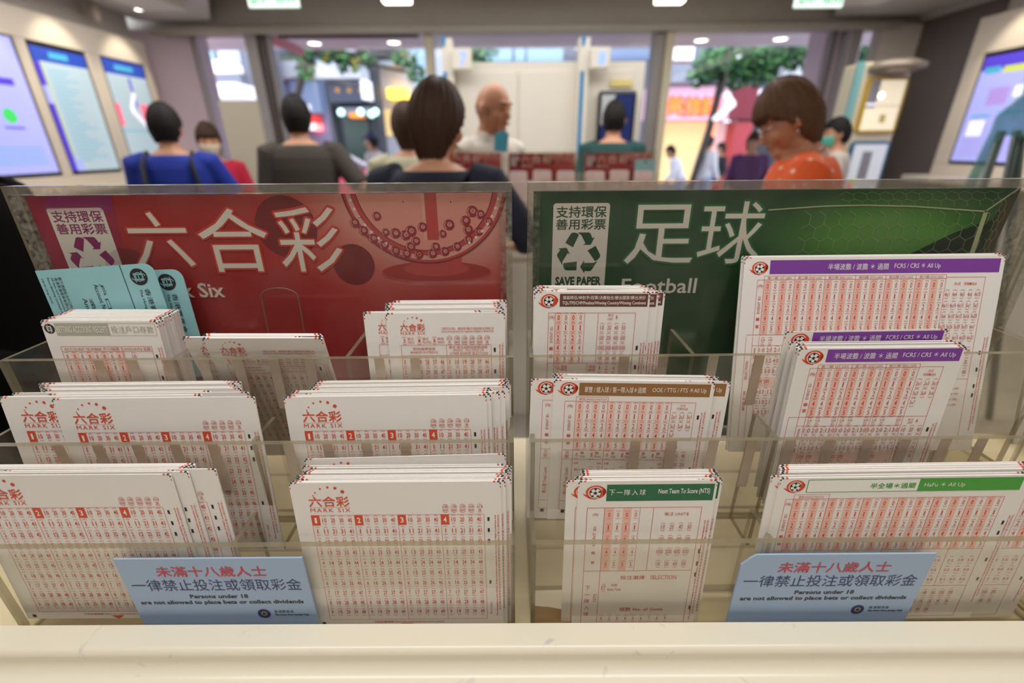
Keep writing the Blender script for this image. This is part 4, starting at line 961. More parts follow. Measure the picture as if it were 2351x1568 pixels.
def red_poster_print():
    P = Print(); P.top = 0; rnd = random.Random(4)
    P.rect(0, 0, 12, 200, I_crim, 1); P.poly([(12, 0), (86, 0), (62, 200), (12, 200)], I_crim, 1); P.poly([(20, 0), (86, 0), (82, 16), (14, 16)], I_plum, 2)
    P.disc(80, 78, 26, I_dred, 2, n=40); P.disc(252, 32, 31, I_dred, 2, n=48); P.disc(315, 71, 21.5, I_dred, 3, n=48)
    # the drawing machine: a glass drum on a round base
    cx, cy = 394, -12
    P.disc(401, 80, 58, I_mid, 2, ry=12, n=48); P.disc(401, 79, 56, I_red, 3, ry=10.5, n=48); P.disc(401, 76, 34, I_mid, 3.6, ry=8, n=40); P.rect(375, 60, 428, 76, I_mid, 3.8)
    P.disc(cx, cy, 82, I_mid, 4, n=72); P.disc(cx, cy, 78.5, I_pink2, 5, n=72); P.disc(cx, cy, 74, I_mid, 5.3, n=72); P.disc(cx, cy, 68.5, I_pink, 5.6, n=72)
    P.rect(394, 0, 406, 46, I_mid, 5.8); P.rect(391, 0, 394, 46, I_pink2, 5.8)
    for x, y, r in ((417, 31, 5.4), (434, 27, 5), (441, 18, 5.6), (449, 21, 4.5), (436, 36, 5), (378, 37, 5.6), (372, 41, 5.2), (390, 33, 4.8), (345, 22, 4.5), (362, 39, 5.2), (352, 38, 4), (410, 40, 4), (382, 47, 4.5),
                    (322, 28, 4.6), (330, 36, 4.6), (339, 44, 4.8), (349, 51, 4.8), (360, 57, 5), (371, 60, 5), (384, 61, 4.6), (398, 60, 5), (411, 58, 4.8), (424, 53, 4.6), (436, 46, 4.6), (376, 53, 5), (402, 53, 4.5), (447, 38, 4.2), (457, 28, 4.2)):
        ball(P, x, y, r*1.04, rnd)
    P.arc(cx, cy, 68.2, 69.2, .15, 3.0, I_dred, 6, 40); P.arc(cx, cy, 81, 82.4, .15, 3.0, I_dred, 6, 40)
    for k in range(7): a = .25+.12*k; P.disc(cx+75.5*math.cos(a), cy+75.5*math.sin(a)*.98, 1.5, I_wht, 7, n=10)
    for k in range(7): a = math.pi-.25-.12*k; P.disc(cx+75.5*math.cos(a), cy+75.5*math.sin(a)*.98, 1.5, I_wht, 7, n=10)
    # title
    for t, x0, y0, x1, y1 in (('六', 90, 16, 150.5, 72), ('合', 161, 13, 231.5, 77.5), ('彩', 241, 12.5, 305.5, 78)):
        P.text(t, x0-.5, y0-.5, x1+.5, y1+.5, I_out, 8, .026); P.text(t, x0, y0, x1, y1, I_wht, 9.5, 0)
    P.text('Mark Six', 91, 88.5, 173, 106, I_out, 8, .035); P.text('Mark Six', 91.5, 89.5, 172.5, 105.5, I_wht, 9, .016)
    eco_box(P, 16.5, 11.5, 73, 99, I_plum)
    for x, y in ((327, 23), (329, 22.6), (373, 8), (420, 8.6)): P.disc(x, y, .7, I_blk, 10, n=8)
    return P
def hexnet(P, f, nx, ny, m, t, l):
    R = 1/math.sqrt(3)
    for i in range(nx):
        for j in range(ny):
            x = i+(.5 if j % 2 else 0); y = j*1.5*R
            pts = [(x, y-R), (x+.5, y-R/2), (x+.5, y+R/2), (x, y+R)]
            Q = [f(*p) for p in pts]
            for a, b in zip(Q, Q[1:]):
                if a and b: P.seg(a, b, m, t, l)
def green_poster_print():
    P = Print()
    P.poly([(466, 30), (466, 170), (330, 170), (370, 78), (430, 44)], I_dgrn, 2); P.poly([(466, 20), (480, 0), (475.5, 100), (475, 180), (462, 180)], I_brn, 2); P.poly([(310, 100), (474, 60), (474, 180), (300, 180)], I_grn2, 1)
    def f1(u, v):
        x, y = 272+u*15, 30+v*15
        return (x, y) if x < 462 and y < 180 else None
    hexnet(P, f1, 14, 12, I_net, .45, 4)
    def f2(u, v):
        x, y = 300+u*13+v*5, 1+v*8
        return (x, y) if y < 19 and x < 470 and y > 0 else None
    hexnet(P, f2, 14, 4, I_net, .35, 4)
    def f3(u, v):
        x, y = 464+u*5, 18+v*11
        return (x, y) if x < 475 and y > 22-1.4*(x-453) and y > .5 and y < 170 else None
    hexnet(P, f3, 4, 16, I_net, .35, 4)
    P.line([(235, 20), (290, 16.6), (330, 16), (380, 17.5), (455, 23)], I_post, 1.3, 5); P.seg((453, 23.5), (478, 1), I_post, 1.6, 5); P.poly([(452, 24), (456.5, 24), (467, 180), (460, 180)], I_post, 5)
    for t, x0, y0, x1, y1 in (('足', 95, 14, 166, 73.5), ('球', 170, 11.5, 234, 74)):
        P.text(t, x0-.5, y0-.5, x1+.5, y1+.5, I_glow, 6, .026); P.text(t, x0, y0, x1, y1, I_wht, 7.5, 0)
    P.text('Football', 95, 89.5, 175, 106, I_wht, 7, .012)
    eco_box(P, 20, 12, 76.5, 99, I_grn)
    return P
def poster(name, tlpx, W, H, m, print_, label):
    t = at(*tlpx, .470); o = MB().box((0, .0, -H), (W, .0006, 0)).build(name, m, loc=(t.x, .4700, t.z)); tag(o, label, 'poster')
    q = print_.build('printed_lettering', o); q.location.y = -.0001; return o
RPR = red_poster_print()
RED_POSTER = poster('poster', (55, 450), .4744, .275, M_redp, RPR, 'red lottery poster with white characters and a drum of numbered balls')
GRN_POSTER = poster('poster', (1225, 438), .4756, .275, M_grnp, green_poster_print(), 'dark green football poster with white characters and a goal net')
# finger notch cut in the red holder: its polished rim
m = MB(); pts = [(.2135, -.150), (.2148, -.103)]+[(.2343-.0195*math.cos(a), -.103+.0098*math.sin(a)) for a in [math.pi*i/12 for i in range(1, 12)]]+[(.2538, -.103), (.2528, -.150)]
t0 = at(55, 450, .470); m.tube([(t0.x+x-DL0, PY-.0006-.305, t0.z+z-.950) for x, z in pts], .0006, 6); m.build('finger_notch', [A_edge], DLO)

# ================================================================ AGE NOTICES ON THE FRONT PANELS
M_sign = mat('sign_blue_grey', (160, 182, 212), .5, noise=.05, nscale=14); I_sred = K('sign_red', (196, 52, 66)); I_sblu = K('sign_navy', (52, 52, 110)); I_sblk = K('sign_black', (52, 50, 54)); I_gold = K('gold', (170, 160, 60))
def age_sign(x0, z1, W, H, chamfer, label):
    o = empty('age_notice', (x0, .3030, z1), 0, label, 'sign', 'age notices on the front panels')
    out = [(0, -H), (W, -H), (W, 0), (chamfer, 0), (chamfer*.55, -chamfer*.35), (0, -chamfer)] if chamfer else [(0, -H), (W, -H), (W, 0), (0, 0)]
    MB().prism([(x, 0, z) for x, z in out], (0, .0018, 0)).build('board', M_sign, o)
    P = Print(); k = W/.171
    def T(t, x0, y0, x1, y1, m, wt): P.text(t, x0*k, y0, x1*k, y1, m, 2, wt)
    T('未滿十八歲人士', 34, 9.5, 135, 22.5, I_sred, .012); T('一律禁止投注或領取彩金', 6, 26, 164, 41, I_sblu, .006)
    T('Persons under 18', 56, 46, 111, 51.2, I_sblk, .03); T('are not allowed to place bets or collect dividends', 7, 54, 162, 60.5, I_sblk, .03)
    P.disc(121*k, 73, 6.2, I_sblu, 2, n=24); P.disc(121*k, 73, 3, I_gold, 3, n=12); P.disc(121*k, 73, 1.8, I_sblu, 4, n=12)
    T('香港賽馬會', 131, 68.5, 150, 72, I_sblk, .01); T('The Hong Kong Jockey Club', 131, 73.4, 164, 76.6, I_sblk, .03)
    q = P.build('lettering', o); q.location.y = -.0001
age_sign(-.3645, 1.0570, .172, .094, 0, 'blue-grey age notice with square corners on the front panel of the red-poster dispenser')
age_sign(.2095, 1.0565, .176, .094, .0125, 'blue-grey age notice with one clipped corner on the front panel of the green-poster dispenser')
# ================================================================ BETTING SLIPS
M_paper = mat('slip_paper', (236, 230, 224), .7, noise=.015, nscale=40); M_cyan = mat('cyan_paper', (150, 200, 204), .7, noise=.03, nscale=40)
J_red = K('slip_red', (220, 78, 46), .6); J_sal = K('slip_rust', (206, 92, 72), .6); J_tint = K('slip_tint', (240, 206, 194), .6); J_tint2 = K('slip_salmon', (238, 190, 176), .6)
J_blk = K('slip_black', (40, 38, 36), .6); J_brn = K('band_brown', (106, 60, 48), .6); J_pur = K('band_purple', (128, 62, 158), .6); J_tan = K('band_tan', (150, 104, 56), .6); J_grn = K('band_green', (38, 106, 70), .6); J_lime = K('band_lime', (72, 160, 56), .6); J_gry = K('band_grey', (182, 176, 160), .6)
J_wht = K('slip_white', (240, 236, 230), .6)
RULE_M = 'The acceptance and validity of this ticket is subject to the rules of HKJC Lotteries Ltd'; RULE_F = 'The acceptance and validity of this ticket is subject to the rules of HKJC Football Betting Ltd'
RULE_C = '本彩票之接受及有效與否須受香港馬會獎券有限公司及本會之規例而定。'
def bars(P, x, ys, m=None, w=1.9, h=4.2):
    for y in ys: P.rect(x-w/2, y-h/2, x+w/2, y+h/2, m or J_blk, 2)
def side_rules(P, x, y0, y1, t):
    P.text(t, x, y0, x+1.6, y1, J_red, 3, .03, 1); P.text(RULE_C, x+2.5, y0-2, x+4.3, y1-8, J_sal, 3, .008, 1)
def lottery_logo(P, x0, x1, y0, y1, yl, ym0, ym1):
    w, h = x1-x0, y1-y0
    for fx_, fy_, r in ((.13, -.02, .055), (.19, -.30, .07), (.33, -.68, .085), (.52, -.82, .10), (.70, -.73, .13), (.87, -.38, .165)): P.disc(x0+w*fx_, y0+h*fy_-1, r*h, J_red, 2, n=16)
    P.text('六合彩', x0, y0, x1, y1, J_red, 2, .014); P.hline(x0, x1, yl, J_red, .25); P.text('MARK SIX', x0, ym0, x1, ym1, J_red, 2, 0, 0, 1.25)
def draw_cells(P, xs, y, ts):
    for x, (a, b) in zip(xs, ts):
        P.ctext(a, x, y-2.1, 5.4, 2.9, J_sal, 3, .01); P.ctext(b, x, y+1.6, 5.4 if len(b) > 2 else 2.4, 2.7, J_sal, 3, .01); P.caret(x, y-4.9, 4, .9, J_sal); P.caret(x, y+4.4, 4, -.9, J_sal)
DRAWS = [('5期', 'DRAWS'), ('10期', 'DRAWS'), ('20期', 'DRAWS'), ('30期', 'DRAWS'), ('金多寶', 'SB')]
def t_lottery():
    A = Print(); lottery_logo(A, 15, 51, 14.6, 25.4, 26.4, 27.4, 31.4)
    G = Print(); draw_cells(G, [136.5+7.75*i for i in range(5)], 28.6, DRAWS)
    G.frame(14.6, 34.9, 171, 161.5, J_red, .3)
    for u in range(4):
        x = 14.6+39.1*u
        if u: G.vline(x, 34.9, 161.5, J_red, .3)
        G.rect(x, 35, x+7.4, 46, J_red, 3); G.ctext(str(u+1), x+3.7, 40.5, 3.0 if u else 2.0, 6, J_wht, 4, .02)
        for c in range(5):
            for r in range(10):
                n_ = c*10+r
                if n_: G.cell(str(n_), x+3.6+7.75*c, 40.4+12.35*r, J_red, 4.9, 1.75, 4.0)
    bars(G, 175, [40.4+12.35*r for r in (0, 1, 2, 6)]); side_rules(G, 180.4, 36, 158, RULE_M)
    G.text('T8111/1/02/F', 174.4, 140, 176.2, 156, J_sal, 3, 0, 1)
    G.text('只在此處填寫 Mark the entry area for more entries', 58, 163.6, 128, 166, J_sal, 3, .02); G.poly([(84, 167), (97, 167), (90.5, 171.6)], J_red); G.rect(6, 165, 9.6, 168.6, J_blk)
    return {'logo': A, 'number_grid': G}
def t_partial():
    A = Print(); lottery_logo(A, 12.8, 36.5, 10.6, 17.3, 18.0, 18.8, 21.4)
    G = Print(); G.text('「部份注項」適用於複式或胆拖注項投注', 52, 14.2, 102.5, 16.8, J_sal, 3, .0); G.text('Partial Unit Investment (PUI) is applicable to Multiple or Banker Entry', 52, 17.6, 102.5, 19.4, J_sal, 3, .02)
    for t, c, e, x in (('S', '單式', 'SINGLE', 15.9), ('M', '複式', 'MULTIPLE', 30.2), ('B', '胆拖', 'BANKER', 44.9)):
        G.cell(t, x, 27.4, J_red, 4, 1.9, 3.0, .01, 4.2); G.text(c, x+3, 24.2, x+9, 26.8, J_sal, 3); G.text(e, x+3, 27.8, x+(9.4 if t != 'M' else 11.4), 30.2, J_sal, 3)
    draw_cells(G, [59.5+7.25*i for i in range(6)], 27.6, [('部份注項', 'PU')]+DRAWS)
    G.frame(12, 32, 99.6, 160, J_red, .3); G.vline(56.2, 32, 160, J_red, .3); G.hline(12, 99.6, 42.9, J_red, .3)
    G.text('胆拖選擇號碼', 23.5, 34.4, 45, 37.2, J_sal, 3); G.text('BANKER NUMBER(S)', 21, 38.2, 47.5, 41, J_sal, 3); G.text('單式‧複式或胆拖配腳號碼', 58.5, 33, 95.8, 35.8, J_sal, 3); G.text('SINGLE , MULTIPLE OR', 62.5, 36.4, 92.5, 38.8, J_sal, 3); G.text('OTHER BANKER SELECTIONS', 59, 39.4, 96.3, 42, J_sal, 3)
    for s in range(2):
        for c in range(6):
            for r in range(9):
                n_ = c*9+r+1
                if n_ <= 49: G.cell(str(n_), (14.6 if s == 0 else 58.6)+7.33*c, 49.7+10.6*r, J_red, 4.6, 1.75, 3.9)
    bars(G, 103, [37.5, 60.3, 70.9]); side_rules(G, 107.2, 32, 150, RULE_M)
    return {'logo': A, 'number_grid': G}
def emblem_print(s=1., dx=0., dy=0.):
    P = Print(); X = lambda x: dx+(x-4)*s+4; Y = lambda y: dy+(y-2)*s+2
    pts = []
    for i in range(25):   # outer swirl
        a = math.radians(150+ i*(395-150)/24); pts.append((X(14.6+8.2*math.cos(a)), Y(8.2+6.2*math.sin(a))))
    inner = []
    for i in range(25):
        a = math.radians(395-i*(395-100)/24); inner.append((X(14.3+6.7*math.cos(a)*(1-.1*i/24)), Y(8.6+5.5*math.sin(a))))
    P.arc(X(14.4), Y(8.4), 4.4*s, 8.0*s, 0, 2*math.pi, J_red, 1, 40, .80)
    P.poly([(X(3.8), Y(9.6)), (X(7.4), Y(11.2)), (X(11), Y(14.0)), (X(16), Y(14.9)), (X(14), Y(15.6)), (X(9.5), Y(14.6)), (X(6), Y(12.2))], J_red, 1)
    P.poly([(X(20.5), Y(4)), (X(22.6), Y(6.6)), (X(22.8), Y(9)), (X(20), Y(12))], J_red, 1)
    P.arc(X(14.2), Y(8.8), 5.2*s, 5.9*s, math.radians(60), math.radians(330), J_wht, 2, 24, .95)
    P.disc(X(14.2), Y(9), 4.5*s, J_blk, 3, n=28); P.disc(X(14.2), Y(9), 4.2*s, J_wht, 4, n=28); P.disc(X(14.0), Y(9.2), 1.5*s, J_blk, 5, n=5, a0=-math.pi/2)
    for k in range(5):
        a = math.radians(-90+36+72*k+36); c = (X(14.0)+3.75*s*math.cos(a), Y(9.1)+3.75*s*math.sin(a)); P.disc(*c, 1.05*s, J_blk, 5, n=6); P.seg((X(14)+1.4*s*math.cos(a), Y(9.2)+1.4*s*math.sin(a)), c, J_blk, .3*s, 5)
    return P
def fb_table(G, x0, xf, cols, pitch, c0, rows, ytop, ybot, groups, tint, heads=None):
    """event number block: x0 left of the (FB) column, xf its end, tinted alternate columns of figures"""
    for c in range(cols):
        if c % 4 in (0, 2): G.rect(c0+pitch*(c-.5)+.1, ytop, c0+pitch*(c+.5)-.1, ybot, tint, 1)
        for y, t in zip(rows, '01245'): G.cell(t, c0+pitch*c, y, J_red, 5.2, 2.1, 3.7, .012 if c % 4 in (0, 2) else 0, 4.0)
    for g in range(groups+1): G.vline(xf+4*pitch*g, ytop, ybot, J_red, .32)
    G.vline(x0, ytop, ybot, J_red, .32); G.hline(x0, xf+4*pitch*groups, ytop, J_red, .32); G.hline(x0, xf+4*pitch*groups, ybot, J_red, .32)
    m = (x0+xf)/2; G.ctext('(FB)', m, rows[0], 5, 3.6, J_sal, 3)
    dy_ = rows[2]-rows[0]
    G.text('EVENT ID.', m-1.3, rows[0]+.42*dy_, m+1.3, rows[0]+1.25*dy_, J_sal, 3, 0, 1); G.text('編', m-1.7, rows[3]-1, m+1.7, rows[3]+2.4, J_red, 3, .02); G.text('號', m-1.7, rows[4]-4, m+1.7, rows[4]-.6, J_red, 3, .02)
def cells(G, rows, xs, ys, ch=4.4):
    for y, r in zip(ys, rows):
        for x, t in zip(xs, r.split()): G.cell(t, x, y, J_sal, ch, 1.35 if len(t) > 2 else 1.65, 3.7, 0, 4.0)
def t_champion():
    B = Print(); B.rect(24.2, 1.9, 106.6, 14, J_brn); B.text('晉級隊伍/神射手/冠軍/決賽組合/勝出國家/勝出洲份', 27, 3.6, 104.2, 7.3, J_wht, 2, .0); B.text('TQL/TPS/CHP/Finalists/Winning Country/Winning Continent', 26.6, 8.9, 105, 12.9, J_wht, 2, .01)
    G = Print(); fb_table(G, 14, 20.4, 4, 6.95, 23.7, [24.7, 34.5, 44.6, 54.6, 65.4], 20, 70.8, 1, J_tint)
    G.frame(14, 20, 96.3, 150, J_red); G.hline(14, 96.3, 70.8, J_red); G.vline(61, 20, 70.8, J_red); G.vline(20.4, 20, 150, J_red)
    G.ctext('每注', 73, 22.2, 5.4, 2.6, J_sal); G.ctext('UNIT', 72.8, 26, 5.2, 2.4, J_sal); G.ctext('$', 78.6, 24.2, 1.9, 3.6, J_red)
    cells(G, ['10 20 40 50', '100 200 400 500', '1000 2000 4000 5000', '10K 20K 40K 50K'], [65.3+6.85*i for i in range(4)], [34.5, 44.7, 54.8, 65.4])
    G.cell('TQL', 24, 75.8, J_sal, 3.8, 1.5, 3.2); G.text('晉級', 27.4, 73, 33.6, 75.8, J_red); G.text('隊伍', 27.4, 76.2, 33.6, 79, J_red); G.vline(53, 70.8, 150, J_red)
    G.text('項目', 54.2, 73, 61, 76, J_sal); G.text('編號', 54.2, 76.6, 61, 79.6, J_sal); G.text('ITEM', 54.2, 82, 61.4, 85, J_sal)
    cells(G, ['1 2 4', '10 20 40'], [65.3, 72.1, 79], [75.8, 85.6]); cells(G, ['1 2', '3 4', '5 6'], [31, 44.6], [86, 96, 106])
    bars(G, 100.2, [55, 75]); side_rules(G, 103.2, 50, 150, RULE_F)
    return {'header_band': B, 'emblem': emblem_print(), 'number_grid': G}
LEG = ['第一關 1ST LEG', '第二關 2ND LEG', '第三關 3RD LEG', '第四關 4TH LEG', '第五關 5TH LEG', '第六關 6TH LEG']
def score_block(G, xs0, xs1, pitch, c0, groups, y0, dy_, ybot):
    for g in range(groups):
        b = c0+4*pitch*g
        for k, t in ((0, '全場'), (1, '半場'), (3, '加時')):
            G.ctext(t, b+pitch*k, y0-10.4, 4.4, 2.4, J_sal); G.ctext(('FT', 'HT', '', 'ET')[k], b+pitch*k, y0-7.6, 2.6, 1.8, J_sal); G.caret(b+pitch*k, y0-13.4, 3.8, .8, J_sal); G.caret(b+pitch*k, y0-5.4, 3.8, -.8, J_sal)
        for r, row in enumerate(('1:0 2:0 2:1 3:0', '3:1 3:2 4:0 4:1', '4:2 5:0 5:1 5:2', '主其他 主其他', '0:0 1:1 2:2 3:3', '0:1 0:2 1:2 0:3', '1:3 2:3 0:4 1:4')):
            for k, t in enumerate(row.split()): G.cell(t, b+pitch*k, y0+dy_*r, J_sal, 4.4, 1.75, 3.6, 0, 4.0)
    for g in range(groups+1): G.vline(c0+pitch*(4*g-.5), y0-14, ybot, J_red, .32)
    G.hline(xs1, c0+pitch*(4*groups-.5), y0-4.6, J_red, .3)
    G.vline(xs0, y0-14, ybot, J_red, .32); G.vline(xs1, y0-14, ybot, J_red, .32); G.text('SELECTION', xs0+1.6, y0+12, xs0+4.2, y0+32, J_sal, 3, 0, 1); G.text('投注選擇', xs0+1.6, y0+44, xs0+4.4, y0+66, J_sal, 3, 0, -1)
    G.text('Home', xs1+1.4, y0-2, xs1+4, y0+9, J_sal, 3, 0, 1); G.text('主勝', xs1+1.4, y0+14, xs1+4.2, y0+24, J_sal, 3, 0, -1)
    G.rect(xs1, y0+dy_*3-4, c0+pitch*(4*groups-.5), y0+dy_*3+6, J_tint, 1)
def t_score_six():
    B = Print(); B.rect(26.3, 3.0, 258.6, 16.8, J_pur); B.text('半場波膽 / 波膽 ＊ 過關', 85, 6.9, 146, 13.2, J_wht, 2, .006); B.text('FCRS / CRS ＊ All Up', 152, 6.9, 198.5, 13.2, J_wht, 2, .01)
    G = Print(); fb_table(G, 14.9, 21.7, 24, 7.69, 25.6, [29, 40.2, 51.2, 61.8, 72.6], 22.6, 79.1, 6, J_tint2)
    for g in range(6): G.frame(21.7+30.76*g, 18.7, 21.7+30.76*(g+1), 22.6, J_red, .3); G.text(LEG[g], 25+30.76*g, 19.5, 49+30.76*g, 21.9, J_sal)
    G.line([(206.3, 21.4), (246, 21.4), (246, 200)], J_red, .32); G.hline(206.3, 246, 128, J_red); G.text('方式', 215, 26.4, 222, 29.6, J_red); G.text('FORMULA', 225.5, 26.6, 238, 29.4, J_red, 3, .01)
    cells(G, ['4x1 4x4 4x5 4x6 4x10', '4x11 4x14 4x15 5x1 5x5', '5x6 5x10 5x15 5x16 5x20', '5x25 5x26 5x30 5x31 6x1', '6x6 6x7 6x15 6x20 6x21'], [209.5+7.8*i for i in range(5)], [38.6, 50, 61, 72, 83.4])
    cells(G, ['10 20 40 50 100', '200 400 500 1K 2K', '4K 5K 10K 20K 40K'], [209.5+7.8*i for i in range(5)], [98, 109.4, 120.4])
    G.hline(8.2, 206, 79.1, J_red); score_block(G, 8.2, 15, 7.69, 25.6, 6, 95, 11.3, 190)
    bars(G, 253.5, [100, 118, 136, 146]); side_rules(G, 255.6, 84, 186, RULE_F)
    for k, t in enumerate(('Chi-Eng ref.', '主其他(客無入球)', 'Home Others (Away Nil)', '主其他(客有入球)', '客其他(主無入球)')): G.text(t, 208, 131+6*k, 208+(14 if k == 0 else 30), 134+6*k, J_sal)
    return {'header_band': B, 'emblem': emblem_print(1.0, 1.8, 2.2), 'number_grid': G}
def t_score_three():
    B = Print(); B.rect(25.4, 1.3, 142.8, 13.2, J_pur); B.text('半場波膽 / 波膽 ＊ 過關', 32, 4.6, 87, 10.4, J_wht, 2, .006); B.text('FCRS / CRS ＊ All Up', 92, 4.6, 138, 10.4, J_wht, 2, .01)
    G = Print(); fb_table(G, 13.4, 20.2, 12, 7.47, 23.9, [25, 35, 44.6, 54, 63.4], 19, 68, 3, J_tint2)
    for g in range(3): G.frame(20.2+29.9*g, 15.6, 20.2+29.9*(g+1), 19, J_red, .3); G.text(LEG[g], 23+29.9*g, 16.2, 47+29.9*g, 18.4, J_sal)
    G.line([(109.9, 18.4), (131, 18.4), (131, 160)], J_red, .32); G.hline(109.9, 131, 68, J_red); G.ctext('方式', 121, 22.4, 5, 2.6, J_red); G.ctext('FORMULA', 121, 26, 11, 2.4, J_red, 3, .01)
    cells(G, ['2x1 2x3 3x1', '3x3 3x4 3x6', '3x7'], [113.6+7.2*i for i in range(3)], [34.6, 44.4, 53.6], 3.8); G.ctext('每注', 117.5, 71.5, 5, 2.4, J_sal); G.ctext('UNIT', 117.5, 74.6, 5, 2.2, J_sal); G.ctext('$', 123.5, 73, 2, 3.4, J_red)
    cells(G, ['10 20 40', '50 100 200', '400 500 1K', '2K 4K 5K'], [113.6+7.2*i for i in range(3)], [82, 91.6, 101.2, 110.8]); G.hline(4.4, 109.9, 68, J_red); score_block(G, 4.4, 13.4, 7.47, 23.9, 3, 82, 9.6, 160)
    bars(G, 136, [82]); side_rules(G, 139, 76, 156, RULE_F)
    return {'header_band': B, 'emblem': emblem_print(), 'number_grid': G}
def t_goals():
    B = Print(); B.rect(23.6, 2.4, 143.6, 15, J_tan); B.text('單雙 / 總入球 / 第一隊入球＊過關', 28.6, 6, 84.5, 12, J_wht, 2, .004); B.text('OOE / TTG / FTS ＊All Up', 90.5, 6, 140, 12, J_wht, 2, .01)
    G = Print(); fb_table(G, 11.3, 21.5, 12, 7.35, 25.2, [26.1, 35.8, 45.8, 55.8, 66.6], 20.9, 72, 3, J_tint)
    G.frame(21.5, 16.4, 50.9, 20.9, J_red, .3); G.text('單場 SINGLE MATCH', 24.4, 17.5, 49.4, 19.9, J_sal, 3, .01); G.frame(109.7, 20.9, 132.2, 59.2, J_red, .32); G.ctext('方式', 120.5, 24, 5, 2.4, J_sal); G.ctext('FORMULA', 120.5, 27.2, 10, 2.4, J_sal)
    cells(G, ['2x1 2x3 3x1', '3x3 3x4 3x6', '3x7'], [113.4+7.2*i for i in range(3)], [35.4, 45.4, 55], 4.2); G.ctext('$', 120, 68, 2, 3.6, J_red); cells(G, ['10 20 40', '50 100 200', '400 500 1K'], [113.4+7.2*i for i in range(3)], [77, 87, 97])
    for g in range(3):
        b = 25.2+29.4*g; G.ctext(str(g+1), b+11.5, 41, 2.4, 3.4, J_tint2, 2)
        G.cell('O', b, 77, J_sal, 4, 2); G.text('單', b+3.6, 73.6, b+7, 76.6, J_sal); G.text('Odd', b+3.4, 77.6, b+8, 80, J_sal); G.cell('E', b+14.7, 77, J_sal, 4, 2); G.text('雙', b+17.6, 73.6, b+21.2, 76.6, J_sal); G.text('Even', b+17.4, 77.6, b+23.4, 80, J_sal)
        G.ctext('全場', b, 86.4, 4.4, 2.4, J_sal); G.ctext('加時', b+22, 86.4, 4.4, 2.4, J_sal); G.text('總入球', b-1.5, 92, b+8.6, 95, J_sal); cells(G, ['0 1', '2 3', '4 5', '6 7+'], [b+14.7, b+22], [94.6, 104.6, 114.6, 124.6])
    for y in (82.2, 130, 140): G.hline(11.3, 109.7, y, J_red, .3)
    for x in (11.3, 21.5, 50.9, 80.3, 109.7): G.vline(x, 72, 140, J_red, .3)
    G.text('單雙 OOE', 14, 73, 18, 81, J_sal, 3, 0, 1); G.text('總入球 Total Goals', 14, 92, 18.4, 122, J_sal, 3, 0, 1); G.rect(13.4, 140.6, 16.8, 144, J_blk); G.frame(12.8, 140, 17.4, 144.6, J_sal, .2)
    bars(G, 136, [35.8, 92, 110]); side_rules(G, 138.4, 31, 132, RULE_F)
    return {'header_band': B, 'emblem': emblem_print(), 'number_grid': G}
def t_next_team():
    B = Print(); B.rect(25.6, 3.8, 120.8, 21.6, J_grn); 
    for k, t in enumerate('下一隊入球'): B.ctext(t, 30.4+6.8*k, 12.2, 5.4, 6.2 if t != '一' else .7, J_wht, 2, .006)
    B.text('Next Team To Score (NTS)', 71.6, 8.6, 117.4, 15.4, J_wht, 2, .014)
    G = Print(); fb_table(G, 9.2, 25.0, 4, 8.0, 29.5, [36.8, 51.2, 65.6, 80.2, 95.2], 29, 103.5, 1, J_tint2)
    G.frame(9.2, 29, 112.6, 172, J_red, .4); G.vline(69.2, 29, 103.5, J_red, .4); G.vline(25, 29, 172, J_red, .4); G.hline(9.2, 112.6, 103.5, J_red, .4)
    G.ctext('每注 UNIT$', 90.5, 36.4, 22, 4.2, J_sal); cells(G, ['10 20 40 50', '100 200 400 500', '1000 2000 4000 5000', '10K 20K 40K 50K'], [79.6+8.1*i for i in range(4)], [51, 65.4, 80.2, 95.2], 5)
    G.text('投注選擇', 45, 109.6, 68.5, 114.6, J_red, 3, .01); G.text('SELECTION', 74, 109.6, 99, 114.6, J_red); G.cell('ET', 29.5, 125, J_sal, 5, 2, 4); G.ctext('加時', 39.5, 121.6, 6, 3.4, J_sal); G.text('Extra Time', 33.4, 125.4, 46.4, 128.8, J_sal, 3, .01)
    G.text('球數 No. of Goals', 47, 151, 90, 156, J_red, 3, .012); cells(G, ['1 2 3 4 5 6 7 8 9'], [29.5+8*i for i in range(9)], [166])
    for k, t in enumerate('下一隊入球'): G.ctext(t, 14, 125+8.6*k, 5, 5.4 if t != '一' else .6, J_red, 3, .01)
    G.text('NTS', 20, 133, 23.4, 143, J_red, 3, 0, 1); bars(G, 116.6, [80.2, 95.2, 109, 152], None, 1.6, 5); side_rules(G, 116.8, 44, 168, RULE_F)
    return {'header_band': B, 'emblem': emblem_print(1.12, .3, 2.6), 'number_grid': G}
